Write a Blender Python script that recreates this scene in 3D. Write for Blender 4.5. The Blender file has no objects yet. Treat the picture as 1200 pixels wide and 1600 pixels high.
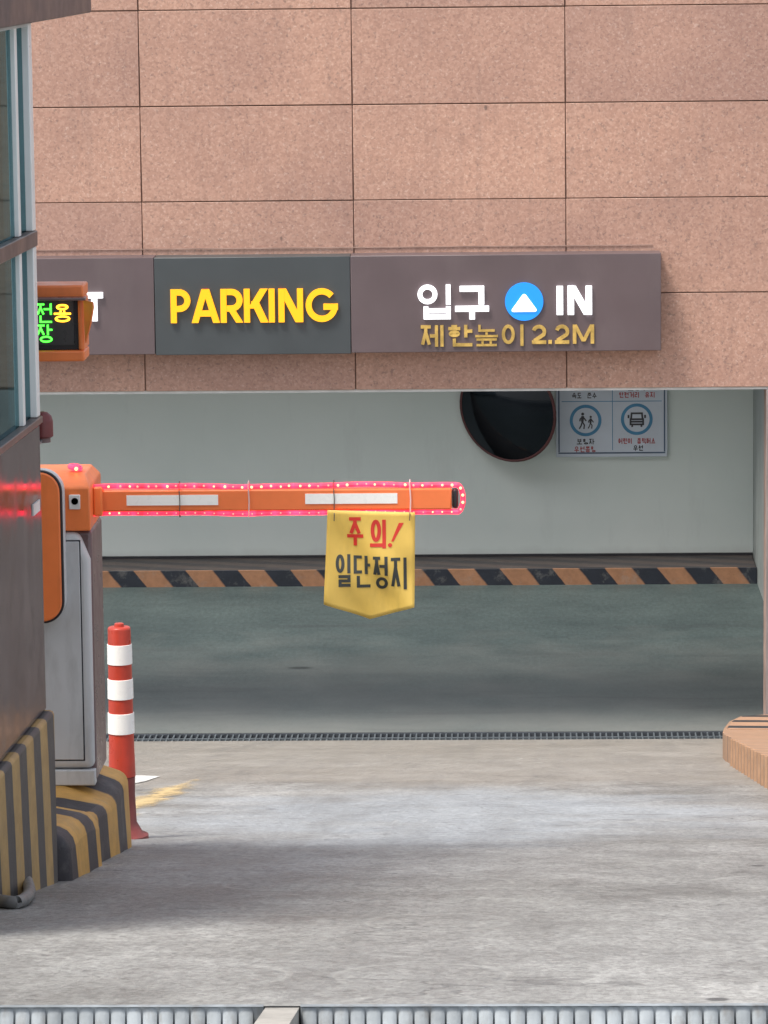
import bpy, bmesh, math, random
from mathutils import Vector, Matrix, Quaternion
random.seed(7)
R = math.radians
scene = bpy.context.scene
col = scene.collection

# ------------------------------------------------------------------ camera
H = 5.8197                      # camera height above the garage floor
F = 6500.0                      # focal length in photo pixels (1200 x 1600)
PITCH, YAW, ROLL = math.atan(950 / 6500.0), R(2.0), 0.0115
fw = Vector((-math.sin(YAW) * math.cos(PITCH), math.cos(YAW) * math.cos(PITCH), -math.sin(PITCH)))
r0 = Vector((math.cos(YAW), math.sin(YAW), 0)); u0 = r0.cross(fw)
rt = r0 * math.cos(ROLL) - u0 * math.sin(ROLL)
up = r0 * math.sin(ROLL) + u0 * math.cos(ROLL)
cam = bpy.data.objects.new('camera', bpy.data.cameras.new('camera'))
col.objects.link(cam)
m3 = Matrix((rt, up, -fw)).transposed().to_4x4()
cam.matrix_world = Matrix.Translation((0, 0, H)) @ m3
cam.data.sensor_fit = 'VERTICAL'; cam.data.sensor_height = 36.0
cam.data.lens = 36.0 * F / 1600.0
cam.data.clip_start = 0.1; cam.data.clip_end = 2000
scene.camera = cam

# ------------------------------------------------------------------ light
SUN = Vector((-0.36, -0.36, 1.0)).normalized()          # towards the sun
EL = math.asin(SUN.z); AZ = math.atan2(SUN.x, SUN.y)
w = bpy.data.worlds.new('World'); scene.world = w; w.use_nodes = True
nt = w.node_tree; bg = nt.nodes['Background']
sky = nt.nodes.new('ShaderNodeTexSky'); sky.sky_type = 'NISHITA'; sky.sun_disc = False
sky.sun_elevation = EL; sky.sun_rotation = AZ; sky.air_density = 1.0; sky.dust_density = 3.0; sky.ozone_density = 0.6
hz = nt.nodes.new('ShaderNodeHueSaturation'); hz.inputs['Saturation'].default_value = 0.45     # thin white cloud veil
nt.links.new(sky.outputs[0], hz.inputs['Color']); nt.links.new(hz.outputs[0], bg.inputs[0]); bg.inputs[1].default_value = 0.13
ld = bpy.data.lights.new('sun', 'SUN'); ld.energy = 2.0; ld.angle = R(15); ld.color = (1, 0.95, 0.87)
lo = bpy.data.objects.new('sun', ld); col.objects.link(lo)
lo.rotation_euler = SUN.to_track_quat('Z', 'Y').to_euler()
vs = scene.view_settings
vs.view_transform = 'Standard'; vs.look = 'None'; vs.gamma = 1.0; vs.exposure = 0.86

# ------------------------------------------------------------------ helpers
def at(x, y, Y):
    """photo pixel -> point on the plane at distance Y"""
    d = fw * F + rt * (x - 600) - up * (y - 800)
    return Vector((0, 0, H)) + d * (Y / d.y)

SL, YW = 0.17738, 28.8
YTOP = 5.3
ZD = -0.004     # level of the trench drain at the foot of the ramp
def gz(Y):
    return SL * (YW - max(min(Y, YW), YTOP))

def s2l(c):
    f = lambda v: v / 12.92 if v <= 0.04045 else ((v + 0.055) / 1.055) ** 2.4
    return tuple(f(v / 255.0) for v in c) + (1,)

def tag(o, label=None, cat=None, group=None, kind=None):
    if label: o['label'] = label
    if cat: o['category'] = cat
    if group: o['group'] = group
    if kind: o['kind'] = kind
    return o

def empty(name, loc, label, cat, group=None, rz=0):
    o = bpy.data.objects.new(name, None); col.objects.link(o)
    o.location = loc; o.rotation_euler = (0, 0, rz); o.empty_display_size = 0.1
    return tag(o, label, cat, group)

class MB:
    def __init__(s): s.v = []; s.f = []
    def add(s, vs, fs):
        n = len(s.v); s.v += [tuple(v) for v in vs]; s.f += [tuple(i + n for i in f) for f in fs]; return s
    def box(s, x0, x1, y0, y1, z0, z1):
        return s.add([(x0, y0, z0), (x1, y0, z0), (x1, y1, z0), (x0, y1, z0), (x0, y0, z1), (x1, y0, z1), (x1, y1, z1), (x0, y1, z1)],
                     [(0, 3, 2, 1), (4, 5, 6, 7), (0, 1, 5, 4), (1, 2, 6, 5), (2, 3, 7, 6), (3, 0, 4, 7)])
    def tube(s, path, r, n=8, cap=True, closed=False):
        P = [Vector(p) for p in path]; rings = []; N = len(P)
        for i, p in enumerate(P):
            if closed: t = P[(i + 1) % N] - P[i - 1]
            else: t = P[min(i + 1, N - 1)] - P[max(i - 1, 0)]
            t.normalize()
            a = Vector((0, 1, 0)) if abs(t.y) < 0.9 else Vector((1, 0, 0))
            b = t.cross(a).normalized(); c = b.cross(t)
            rr = r[i] if isinstance(r, (list, tuple)) else r
            rings.append([p + (b * math.cos(k * 2 * math.pi / n) + c * math.sin(k * 2 * math.pi / n)) * rr for k in range(n)])
        vs = [v for g in rings for v in g]; fs = []
        for i in range(N if closed else N - 1):
            j = (i + 1) % N
            for k in range(n):
                fs.append((i * n + k, i * n + (k + 1) % n, j * n + (k + 1) % n, j * n + k))
        if cap and not closed:
            fs.append(tuple(range(n - 1, -1, -1))); fs.append(tuple((N - 1) * n + k for k in range(n)))
        return s.add(vs, fs)
    def lathe(s, prof, cx, cy, n=32):
        """prof: list of (radius, z)"""
        vs = [(cx + r * math.cos(2 * math.pi * k / n), cy + r * math.sin(2 * math.pi * k / n), z) for r, z in prof for k in range(n)]
        fs = []
        for i in range(len(prof) - 1):
            for k in range(n):
                fs.append((i * n + k, i * n + (k + 1) % n, (i + 1) * n + (k + 1) % n, (i + 1) * n + k))
        fs.append(tuple(range(n - 1, -1, -1))); fs.append(tuple((len(prof) - 1) * n + k for k in range(n)))
        return s.add(vs, fs)
    def prism_xz(s, poly, y0, y1):
        """polygon in X-Z extruded along Y (y0 = front)"""
        n = len(poly)
        vs = [(x, y0, z) for x, z in poly] + [(x, y1, z) for x, z in poly]
        fs = [tuple(range(n)), tuple(range(2 * n - 1, n - 1, -1))]
        fs += [(i, i + n, (i + 1) % n + n, (i + 1) % n) for i in range(n)]
        return s.add(vs, fs)
    def prism_xy(s, poly, z0, z1):
        n = len(poly); f0 = z0 if callable(z0) else (lambda x, y: z0); f1 = z1 if callable(z1) else (lambda x, y: z1)
        vs = [(x, y, f0(x, y)) for x, y in poly] + [(x, y, f1(x, y)) for x, y in poly]
        fs = [tuple(range(n - 1, -1, -1)), tuple(range(n, 2 * n))]
        fs += [(i, (i + 1) % n, (i + 1) % n + n, i + n) for i in range(n)]
        return s.add(vs, fs)
    def build(s, name, mat, parent=None, bevel=0, smooth=False, seg=2, loc=None, sharp=None):
        me = bpy.data.meshes.new(name); me.from_pydata(s.v, [], s.f); me.update()
        bm = bmesh.new(); bm.from_mesh(me); bmesh.ops.recalc_face_normals(bm, faces=bm.faces); bm.to_mesh(me); bm.free()
        o = bpy.data.objects.new(name, me); col.objects.link(o)
        if mat: me.materials.append(mat)
        if parent is not None:
            o.parent = parent
        if loc is not None: o.location = loc
        if bevel:
            b = o.modifiers.new('bevel', 'BEVEL'); b.width = bevel; b.segments = seg; b.limit_method = 'ANGLE'; b.angle_limit = R(35)
            smooth = True
        if smooth:
            me.polygons.foreach_set('use_smooth', [True] * len(me.polygons))
            if hasattr(me, 'set_sharp_from_angle'): me.set_sharp_from_angle(angle=R(sharp or 40))
        return o

def part(mb, name, mat, parent, off=None, **k):
    """mesh written in world coordinates, parented to an unrotated Empty"""
    o = mb.build(name, mat, None, **k)
    o.parent = parent
    o.matrix_parent_inverse = Matrix.Translation(-Vector(parent.location))
    return o

# ------------------------------------------------------------------ materials
class NT:
    def __init__(s, name):
        s.m = bpy.data.materials.new(name); s.m.use_nodes = True; s.t = s.m.node_tree
        s.b = s.t.nodes['Principled BSDF']; s.o = s.t.nodes['Material Output']
        s._tc = None
    def n(s, typ, **k):
        x = s.t.nodes.new(typ)
        for a, v in k.items(): setattr(x, a, v)
        return x
    def l(s, a, b): s.t.links.new(a, b)
    def geo(s):                      # world position (= object coordinates of the untransformed meshes)
        if s._tc is None: s._tc = s.n('ShaderNodeNewGeometry').outputs['Position']
        return s._tc
    def objc(s): return s.n('ShaderNodeTexCoord').outputs['Object']
    def mapping(s, v, scale=(1, 1, 1), rot=(0, 0, 0), loc=(0, 0, 0)):
        x = s.n('ShaderNodeMapping'); s.l(v, x.inputs[0]); x.inputs['Scale'].default_value = scale
        x.inputs['Rotation'].default_value = rot; x.inputs['Location'].default_value = loc; return x.outputs[0]
    def noise(s, v, scale, detail=4, rough=0.55, dist=0):
        x = s.n('ShaderNodeTexNoise'); s.l(v, x.inputs['Vector']); x.inputs['Scale'].default_value = scale
        x.inputs['Detail'].default_value = detail; x.inputs['Roughness'].default_value = rough; x.inputs['Distortion'].default_value = dist
        return x.outputs['Fac']
    def vor(s, v, scale, feature='F1', out='Distance', rand=1):
        x = s.n('ShaderNodeTexVoronoi', feature=feature); s.l(v, x.inputs['Vector']); x.inputs['Scale'].default_value = scale
        x.inputs['Randomness'].default_value = rand
        return x.outputs[out]
    def ramp(s, f, stops, interp='LINEAR'):
        x = s.n('ShaderNodeValToRGB'); s.l(f, x.inputs[0]); cr = x.color_ramp; cr.interpolation = interp
        while len(cr.elements) < len(stops): cr.elements.new(0.5)
        for e, (p, c) in zip(cr.elements, stops):
            e.position = p; e.color = c if isinstance(c, tuple) else (c, c, c, 1)
        return x.outputs[0]
    def mix(s, f, a, b, mode='MIX'):
        x = s.n('ShaderNodeMix', data_type='RGBA', blend_type=mode)
        for i, v in ((0, f), (6, a), (7, b)):
            if hasattr(v, 'is_output') or isinstance(v, bpy.types.NodeSocket): s.l(v, x.inputs[i])
            else: x.inputs[i].default_value = v
        return x.outputs[2]
    def math(s, op, a, b=0, c=0):
        x = s.n('ShaderNodeMath', operation=op)
        for i, v in enumerate((a, b, c)):
            if isinstance(v, bpy.types.NodeSocket): s.l(v, x.inputs[i])
            else: x.inputs[i].default_value = v
        return x.outputs[0]
    def sep(s, v):
        x = s.n('ShaderNodeSeparateXYZ'); s.l(v, x.inputs[0]); return x.outputs
    def bump(s, h, strength=0.3, dist=0.01):
        x = s.n('ShaderNodeBump'); s.l(h, x.inputs['Height']); x.inputs['Strength'].default_value = strength
        x.inputs['Distance'].default_value = dist; s.l(x.outputs[0], s.b.inputs['Normal'])
    def base(s, c):
        if isinstance(c, bpy.types.NodeSocket): s.l(c, s.b.inputs['Base Color'])
        else: s.b.inputs['Base Color'].default_value = c
    def set(s, **k):
        for a, v in k.items():
            a = a.replace('_', ' ')
            if isinstance(v, bpy.types.NodeSocket): s.l(v, s.b.inputs[a])
            else: s.b.inputs[a].default_value = v
        return s

def c4(*a): return tuple(a) + (1,)

def painted(name, c, rough=0.45, var=0.18, scale=6, dirt=None, dirt_amt=0.25, bump=0.05, spec=0.5, metal=0, fine=180):
    n = NT(name); p = n.geo()
    a = n.noise(p, scale, 5)
    lo = tuple(v * (1 - var) for v in c[:3]) + (1,); hi = tuple(min(1, v * (1 + var)) for v in c[:3]) + (1,)
    colr = n.ramp(a, [(0.3, lo), (0.7, hi)])
    if dirt:
        d = n.ramp(n.noise(n.mapping(p, (1, 1, 0.25)), scale * 2.3, 7, 0.65), [(0.5, 0.0), (0.72, 1.0)])
        colr = n.mix(n.math('MULTIPLY', d, dirt_amt), colr, dirt)
    n.base(colr); n.set(Metallic=metal)
    n.set(Roughness=n.ramp(n.noise(p, scale * 3, 3), [(0.3, max(0.02, rough - 0.08)), (0.7, min(1, rough + 0.08))]))
    n.b.inputs['Specular IOR Level'].default_value = spec
    if bump: n.bump(n.noise(p, fine, 2), bump, 0.002)
    return n.m

def emit(name, c, e, base=None):
    n = NT(name); n.base(base or c); n.set(Emission_Color=c, Emission_Strength=e, Roughness=0.4); return n.m

def granite():
    n = NT('granite'); p = n.geo(); x, y, z = n.sep(p)
    ix = n.math('FLOOR', n.math('DIVIDE', n.math('ADD', x, 1.193), 1.47))
    iz = n.math('FLOOR', n.math('DIVIDE', n.math('SUBTRACT', z, 2.471), 0.66))
    cv = n.n('ShaderNodeCombineXYZ'); n.l(ix, cv.inputs[0]); n.l(iz, cv.inputs[2])
    wn = n.n('ShaderNodeTexWhiteNoise'); n.l(cv.outputs[0], wn.inputs['Vector'])
    off = n.n('ShaderNodeVectorMath', operation='MULTIPLY_ADD'); n.l(wn.outputs['Color'], off.inputs[0]); off.inputs[1].default_value = (9, 9, 9); n.l(p, off.inputs[2])
    q = off.outputs[0]
    cell = n.vor(q, 70, out='Color')
    cg = n.sep(cell)[0]
    c = n.ramp(cg, [(0.0, c4(.29, .160, .122)), (0.35, c4(.40, .235, .180)), (0.7, c4(.475, .285, .22)), (1.0, c4(.56, .375, .30))])
    c = n.mix(0.55, c, n.ramp(n.noise(q, 30, 6, .7), [(0.3, c4(.41, .245, .19)), (0.7, c4(.485, .30, .24))]))
    # black mica flecks
    fl = n.ramp(n.noise(q, 42, 2, .5), [(0.60, 0.0), (0.69, 1.0)])
    c = n.mix(n.math('MULTIPLY', fl, 0.50), c, c4(.17, .115, .10))
    wf = n.ramp(n.noise(q, 55, 2, .5), [(0.62, 0.0), (0.70, 1.0)])
    c = n.mix(n.math('MULTIPLY', wf, 0.35), c, c4(.70, .55, .48))
    # tone per slab and broad weathering
    c = n.mix(1.0, c, n.ramp(wn.outputs['Value'], [(0, c4(.87, .86, .87)), (.5, c4(.98, .96, .94)), (1, c4(1.08, 1.06, 1.02))]), 'MULTIPLY')
    c = n.mix(1.0, c, n.ramp(n.noise(p, 0.9, 4, .6), [(0.3, c4(.84, .83, .84)), (0.7, c4(1.08, 1.07, 1.04))]), 'MULTIPLY')
    # runs of grime below the joints
    st = n.ramp(n.noise(n.mapping(p, (5, 5, .5)), 2.2, 6, .65), [(0.52, 0.0), (0.78, 0.8)])
    c = n.mix(n.math('MULTIPLY', st, .34), c, c4(.21, .14, .12))
    dj = n.math('SUBTRACT', 1.0, n.math('FRACT', n.math('DIVIDE', n.math('SUBTRACT', z, 2.471), .66)))
    dj = n.math('MULTIPLY', n.ramp(dj, [(0.0, .8), (.10, .25), (.5, 0.0)]), n.ramp(n.noise(n.mapping(p, (1, 1, .3)), 4.5, 5, .7), [(0.42, 0.0), (0.68, 1.0)]))
    c = n.mix(n.math('MULTIPLY', dj, .24), c, c4(.20, .13, .11))
    # rare chips and dark marks
    ch = n.ramp(n.vor(n.mapping(p, (1, 1, .6)), 2.1), [(0.018, 1.0), (0.03, 0.0)])
    c = n.mix(n.math('MULTIPLY', ch, .7), c, c4(.10, .07, .06))
    n.base(c); n.set(Roughness=0.55)
    n.bump(n.noise(q, 120, 3), 0.25, 0.004)
    return n.m

def concrete():
    n = NT('ramp_concrete'); p = n.geo(); x, y, z = n.sep(p)
    q = n.mapping(p, (1, .42, 1))                       # float marks are longer down the slope
    big = n.noise(p, 0.55, 4, .55)
    med = n.noise(q, 3.4, 8, .72, .15)
    fine = n.noise(q, 34, 6, .8)
    grit = n.vor(q, 95, out='Color'); gr = n.sep(grit)[0]
    c = n.ramp(med, [(0.30, c4(.195, .190, .178)), (0.5, c4(.30, .295, .282)), (0.70, c4(.40, .395, .38))])
    c = n.mix(1.0, c, n.ramp(big, [(0.32, c4(.70, .69, .67)), (0.52, c4(.98, .98, .98)), (0.72, c4(1.14, 1.14, 1.14))]), 'MULTIPLY')
    c = n.mix(1.0, c, n.ramp(fine, [(0.3, c4(.70, .70, .69)), (0.7, c4(1.26, 1.26, 1.26))]), 'MULTIPLY')
    c = n.mix(1.0, c, n.ramp(gr, [(0.0, c4(.80, .79, .78)), (0.5, c4(1, 1, 1)), (1.0, c4(1.14, 1.14, 1.13))]), 'MULTIPLY')
    # bluish sunlit patch painted into the concrete below the lane line
    dx = n.math('DIVIDE', n.math('ADD', x, .35), 2.0); dy = n.math('DIVIDE', n.math('SUBTRACT', y, 16.2), 4.2)
    d2 = n.math('ADD', n.math('ADD', n.math('MULTIPLY', dx, dx), n.math('MULTIPLY', dy, dy)), n.math('MULTIPLY', n.noise(p, 1.6, 5), .9))
    bl = n.ramp(d2, [(0.55, 1.0), (1.5, 0.0)])
    c = n.mix(n.math('MULTIPLY', bl, .55), c, n.mix(1.0, c4(.36, .40, .44), n.ramp(fine, [(0.3, c4(.70, .70, .70)), (0.7, c4(1.22, 1.22, 1.22))]), 'MULTIPLY'))
    # tan silt towards the drain; also paints the lit patch's shaded far end
    yr = n.math('ADD', y, n.math('MULTIPLY', n.noise(p, 1.2, 5), 2.6))
    band = n.ramp(n.math('DIVIDE', n.math('SUBTRACT', yr, 20.2), 9.0), [(0.0, 0.0), (0.12, .65), (0.5, .55), (0.95, .75)])
    c = n.mix(band, c, n.mix(n.noise(q, 5, 7, .75), c4(.17, .148, .12), c4(.35, .315, .27)))
    # tyre smears running down the slope
    ty = n.ramp(n.noise(n.mapping(p, (3.6, .16, 1)), 1.3, 6, .7), [(0.48, 0.0), (0.68, 1.0)])
    c = n.mix(n.math('MULTIPLY', ty, .34), c, c4(.14, .135, .128))
    # short transverse tool grooves
    gv = n.ramp(n.noise(n.mapping(p, (1.0, 3.0, 1)), 4.2, 4, .6), [(0.63, 0.0), (0.665, 1.0)])
    gv = n.math('MULTIPLY', gv, n.ramp(n.math('DIVIDE', n.math('SUBTRACT', y, 8.0), 14.0), [(0.0, .25), (.4, .8), (.85, .7), (.95, .1)]))
    c = n.mix(n.math('MULTIPLY', gv, .62), c, c4(.11, .105, .10))
    # pale scrapes
    scr = n.ramp(n.noise(n.mapping(p, (.9, 9, 1), (0, 0, .16)), 4.6, 8, .78), [(0.63, 0.0), (0.69, 1.0)])
    c = n.mix(n.math('MULTIPLY', scr, .48), c, c4(.55, .545, .52))
    # fine cracks
    dv = n.n('ShaderNodeVectorMath', operation='MULTIPLY_ADD')
    nz = n.n('ShaderNodeTexNoise'); n.l(p, nz.inputs['Vector']); nz.inputs['Scale'].default_value = 3; nz.inputs['Detail'].default_value = 5
    n.l(nz.outputs['Color'], dv.inputs[0]); dv.inputs[1].default_value = (.6, .6, .6); n.l(p, dv.inputs[2])
    ed = n.vor(n.mapping(dv.outputs[0], (1, .45, 1)), .8, 'DISTANCE_TO_EDGE')
    crack = n.math('MULTIPLY', n.ramp(ed, [(0.002, 1.0), (0.007, 0.0)]), n.ramp(n.noise(p, .8, 3), [(0.52, 0.0), (0.62, 1.0)]))
    c = n.mix(n.math('MULTIPLY', crack, .65), c, c4(.12, .115, .11))
    # gum and oil spots, pitting
    spot = n.ramp(n.vor(n.mapping(p, (1, .6, 1)), 1.5), [(0.028, 1.0), (0.042, 0.0)])
    c = n.mix(n.math('MULTIPLY', spot, .8), c, c4(.05, .048, .046))
    pit = n.ramp(n.vor(q, 16), [(0.10, 1.0), (0.17, 0.0)])
    pit = n.math('MULTIPLY', pit, n.ramp(n.noise(p, 2.2, 3), [(0.5, 0.0), (0.6, 1.0)]))
    c = n.mix(n.math('MULTIPLY', pit, .5), c, c4(.12, .115, .11))
    # ring-stamped anti-slip pattern, mostly worn away
    fx = n.math('SUBTRACT', n.math('FRACT', n.math('DIVIDE', x, .46)), .5)
    fy = n.math('SUBTRACT', n.math('FRACT', n.math('DIVIDE', y, .80)), .5)
    rr = n.math('SQRT', n.math('ADD', n.math('MULTIPLY', fx, fx), n.math('MULTIPLY', fy, fy)))
    ring = n.math('MAXIMUM', n.math('SUBTRACT', 1.0, n.math('MULTIPLY', n.math('ABSOLUTE', n.math('SUBTRACT', n.math('ADD', rr, n.math('MULTIPLY', n.noise(p, 9, 4), .06)), .42)), 30.0)), 0.0)
    worn = n.ramp(n.noise(p, 1.5, 5), [(0.50, 0.0), (0.62, 1.0)])
    rw = n.math('MULTIPLY', ring, worn)
    c = n.mix(n.math('MULTIPLY', rw, .24), c, c4(.52, .515, .49))
    n.base(c); n.set(Roughness=n.ramp(med, [(0.3, .42), (0.7, .66)]))
    h = n.math('ADD', n.math('MULTIPLY', fine, .8), n.math('MULTIPLY', med, .9))
    h = n.math('ADD', h, n.math('MULTIPLY', gr, .25))
    for a, k in ((pit, .5), (gv, .6), (rw, .4), (crack, .5)): h = n.math('SUBTRACT', h, n.math('MULTIPLY', a, k))
    n.bump(h, 0.55, 0.02)
    return n.m

def asphalt():
    n = NT('garage_asphalt'); p = n.geo()
    c = n.ramp(n.noise(p, 1.1, 6, .65), [(0.3, c4(.032, .048, .049)), (0.7, c4(.064, .088, .086))])
    c = n.mix(1.0, c, n.ramp(n.noise(n.mapping(p, (1, .35, 1)), 30, 7, .8), [(0.3, c4(.60, .60, .60)), (0.7, c4(1.4, 1.4, 1.4))]), 'MULTIPLY')
    y = n.sep(p)[1]
    dust_lift = n.ramp(n.math('ADD', n.math('DIVIDE', n.math('SUBTRACT', y, 28.6), 7.5), n.math('MULTIPLY', n.noise(p, 1.6, 4), .6)), [(0.3, 1.0), (0.9, 0.0)])  # pale dust, spread further to lighten the floor in the facade's shadow
    c = n.mix(n.math('MULTIPLY', dust_lift, .75), c, c4(.17, .172, .158))
    ty = n.ramp(n.noise(n.mapping(p, (.3, 2.0, 1), (0, 0, .1)), 1.5, 6, .7), [(0.52, 0.0), (0.7, 1.0)])
    c = n.mix(n.math('MULTIPLY', ty, .4), c, c4(.030, .033, .036))
    sp = n.ramp(n.vor(n.mapping(p, (.5, .9, 1)), 1.0), [(0.03, 1.0), (0.06, 0.0)])
    c = n.mix(n.math('MULTIPLY', sp, .8), c, c4(.012, .014, .016))
    n.base(c); n.set(Roughness=0.6); n.bump(n.noise(p, 60, 4, .7), .4, .006)
    return n.m

def plaster():
    n = NT('painted_plaster'); p = n.geo()
    c = n.ramp(n.noise(p, .7, 5), [(0.3, c4(.68, .755, .72)), (0.7, c4(.765, .825, .79))])
    d = n.ramp(n.noise(n.mapping(p, (2, 2, .4)), 1.8, 7, .7), [(0.55, 0.0), (0.8, 1.0)])
    c = n.mix(n.math('MULTIPLY', d, .22), c, c4(.42, .44, .43))
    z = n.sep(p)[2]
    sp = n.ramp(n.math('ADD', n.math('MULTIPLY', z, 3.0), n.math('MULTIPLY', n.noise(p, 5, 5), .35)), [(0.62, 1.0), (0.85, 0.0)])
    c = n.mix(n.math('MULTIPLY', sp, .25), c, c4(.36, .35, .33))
    n.base(c); n.set(Roughness=.6); n.bump(n.noise(p, 30, 4), .15, .004)
    return n.m

def stripes(name, ca, cb, axis, period, skew=(0, 0, 0), phase=0.0, duty=.5, rough=.6, wear=.35, wearcol=c4(.25, .24, .22)):
    """two-colour hazard paint; axis/skew are weights on world x, y, z"""
    n = NT(name); p = n.geo(); x, y, z = n.sep(p)
    v = 0.0
    for s, k in zip((x, y, z), axis):
        if k: v = n.math('MULTIPLY_ADD', s, k, v)
    wob = n.math('MULTIPLY', n.math('SUBTRACT', n.noise(p, 9, 3), .5), .05)
    fr = n.math('FRACT', n.math('ADD', n.math('ADD', n.math('DIVIDE', v, period), phase), wob))
    m_ = n.ramp(fr, [(0, 0.0), (duty - .02, 0.0), (duty + .02, 1.0), (.985, 1.0), (1.0, 0.0)])
    c = n.mix(m_, ca, cb)
    c = n.mix(1.0, c, n.ramp(n.noise(p, 12, 6, .7), [(0.3, c4(.78, .78, .78)), (0.7, c4(1.12, 1.12, 1.12))]), 'MULTIPLY')
    d = n.ramp(n.noise(p, 7, 8, .72), [(0.54, 0.0), (0.7, 1.0)])
    c = n.mix(n.math('MULTIPLY', d, wear), c, wearcol)
    n.base(c); n.set(Roughness=rough); n.bump(n.noise(p, 35, 5, .7), .35, .006)
    return n.m

def window_glass(name, tint):
    n = NT(name); n.t.nodes.remove(n.b)
    tr = n.n('ShaderNodeBsdfTransparent'); tr.inputs[0].default_value = tint
    gl = n.n('ShaderNodeBsdfGlossy'); gl.inputs['Roughness'].default_value = .03; gl.inputs[0].default_value = c4(.44, .72, .80)
    fr = n.n('ShaderNodeFresnel'); fr.inputs[0].default_value = 1.5
    mx = n.n('ShaderNodeMixShader'); n.l(fr.outputs[0], mx.inputs[0]); n.l(tr.outputs[0], mx.inputs[1]); n.l(gl.outputs[0], mx.inputs[2])
    n.l(mx.outputs[0], n.o.inputs[0]); return n.m

M = {}
M['granite'] = granite(); M['concrete'] = concrete(); M['asphalt'] = asphalt(); M['plaster'] = plaster()
M['joint'] = painted('joint_sealant', c4(.36, .235, .19), .8, .35, 4)
M['soffit'] = painted('soffit_paint', c4(.55, .56, .55), .7)
M['mauve'] = painted('mauve_sign_metal', c4(.112, .083, .088), .38, .10, 2, c4(.17, .14, .14), .2)
M['slate'] = painted('slate_sign_metal', c4(.053, .062, .067), .38, .08, 2)
M['yellow_letter'] = emit('yellow_letter_acrylic', c4(1.0, .43, .006), .30)
M['white_letter'] = emit('white_letter_acrylic', c4(.95, .97, 1.0), .55)
M['blue_disc'] = emit('blue_disc_acrylic', c4(.01, .24, .80), .30)
M['gold_letter'] = painted('gold_letter_metal', c4(.60, .40, .11), .35, .35, 14, metal=.35)
M['mirror'] = painted('mirror_dark_reflection', c4(.028, .034, .042), .08, .15, 3, bump=0, metal=.9)  # dark reflection of the garage put into the mirror's base colour
M['mirror_rim'] = painted('dark_red_rubber', c4(.10, .03, .03), .5)
M['steel'] = painted('grey_steel', c4(.30, .31, .32), .4, metal=.6)
M['notice_white'] = painted('notice_board_white', c4(.62, .68, .76), .4, .05, 3)
M['notice_blue'] = painted('notice_blue_ink', c4(.07, .26, .45), .5)
M['notice_black'] = painted('notice_black_ink', c4(.05, .05, .06), .5)
M['notice_red'] = painted('notice_red_ink', c4(.45, .09, .10), .5)
M['notice_line'] = painted('notice_border_ink', c4(.07, .11, .19), .5)
M['orange'] = painted('orange_enamel', c4(.92, .23, .062), .38, .10, 5, c4(.45, .11, .04), .3)
M['orange_boom'] = painted('orange_boom_film', c4(.92, .215, .065), .4, .08, 8)
M['grey_cab'] = painted('pale_grey_enamel', c4(.60, .615, .62), .42, .06, 4, c4(.26, .26, .25), .45)
M['brown_cab'] = painted('brown_enamel', c4(.16, .105, .105), .32, .10, 4)
M['seam'] = painted('dark_gap', c4(.03, .03, .035), .8)
M['black_rubber'] = painted('black_rubber', c4(.018, .016, .02), .5)
M['white_film'] = painted('white_reflective_film', c4(.98, .98, .94), .3, .005, 12, c4(.75, .73, .67), .15)
M['rope'] = emit('pink_light_rope', c4(1.0, .035, .095), 1.5, c4(.7, .10, .14))
def rope_mat():
    n = NT('red_light_rope'); p = n.geo(); n.base(c4(.6, .06, .09)); n.set(Roughness=.35)
    v = n.ramp(n.noise(n.mapping(p, (1, .3, .3)), 26, 3, .6), [(.32, .6), (.5, 1.6), (.68, 3.2)])
    n.b.inputs['Emission Color'].default_value = c4(1.0, .018, .055); n.set(Emission_Strength=v); return n.m
M['rope'] = rope_mat()
M['led'] = emit('lit_diode', c4(1.0, .45, .20), 1.5)
M['led_dim'] = emit('dim_diode', c4(1.0, .28, .20), .8)
M['clear_tie'] = painted('clear_plastic_tie', c4(.75, .55, .52), .3)
M['wire'] = painted('thin_wire', c4(.12, .10, .09), .5)
M['pennant'] = painted('yellow_vinyl', c4(.92, .61, .13), .5, .10, 5, c4(.50, .33, .08), .35)
M['pen_red'] = painted('red_vinyl_letter', c4(.70, .045, .03), .5)
M['pen_black'] = painted('dark_vinyl_letter', c4(.055, .060, .055), .5, .3)
M['post_red'] = painted('orange_red_plastic', c4(.50, .055, .032), .33, .12, 9, c4(.26, .06, .045), .5, spec=.45)
M['post_dark'] = painted('scuffed_red_plastic', c4(.20, .042, .038), .5, .2, 12, c4(.12, .05, .045), .5)
M['booth_brown'] = painted('glossy_brown_panel', c4(.052, .046, .052), .12, .14, 3, c4(.20, .18, .175), .35, bump=.012, fine=14, spec=.10)
M['booth_roof'] = painted('mauve_fascia_metal', c4(.082, .062, .066), .4, .10, 3)
M['booth_rail'] = painted('brown_rail_metal', c4(.125, .090, .085), .4, .10, 3)
M['alu'] = painted('white_aluminium', c4(.86, .88, .87), .35, .06, 5)
M['glass'] = window_glass('booth_window_glass', c4(.58, .68, .66))
M['teal_glass'] = window_glass('teal_strip_glass', c4(.22, .38, .36))
M['white_patch'] = painted('white_label_and_reflection', c4(.75, .74, .72), .5)
M['dark_red'] = painted('dark_red_paint', c4(.16, .035, .035), .45)
M['hose'] = painted('grey_plastic_hose', c4(.17, .17, .165), .5, .2, 20)
M['galv'] = painted('galvanised_steel', c4(.30, .325, .34), .5, .3, 14, c4(.15, .125, .10), .6, metal=.25)
M['iron'] = painted('dark_cast_iron', c4(.055, .062, .072), .5, .3, 20)
M['iron_light'] = painted('worn_iron_edge', c4(.085, .098, .108), .45, .3, 20)
M['pit'] = painted('trench_dark', c4(.03, .031, .033), .9)
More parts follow.
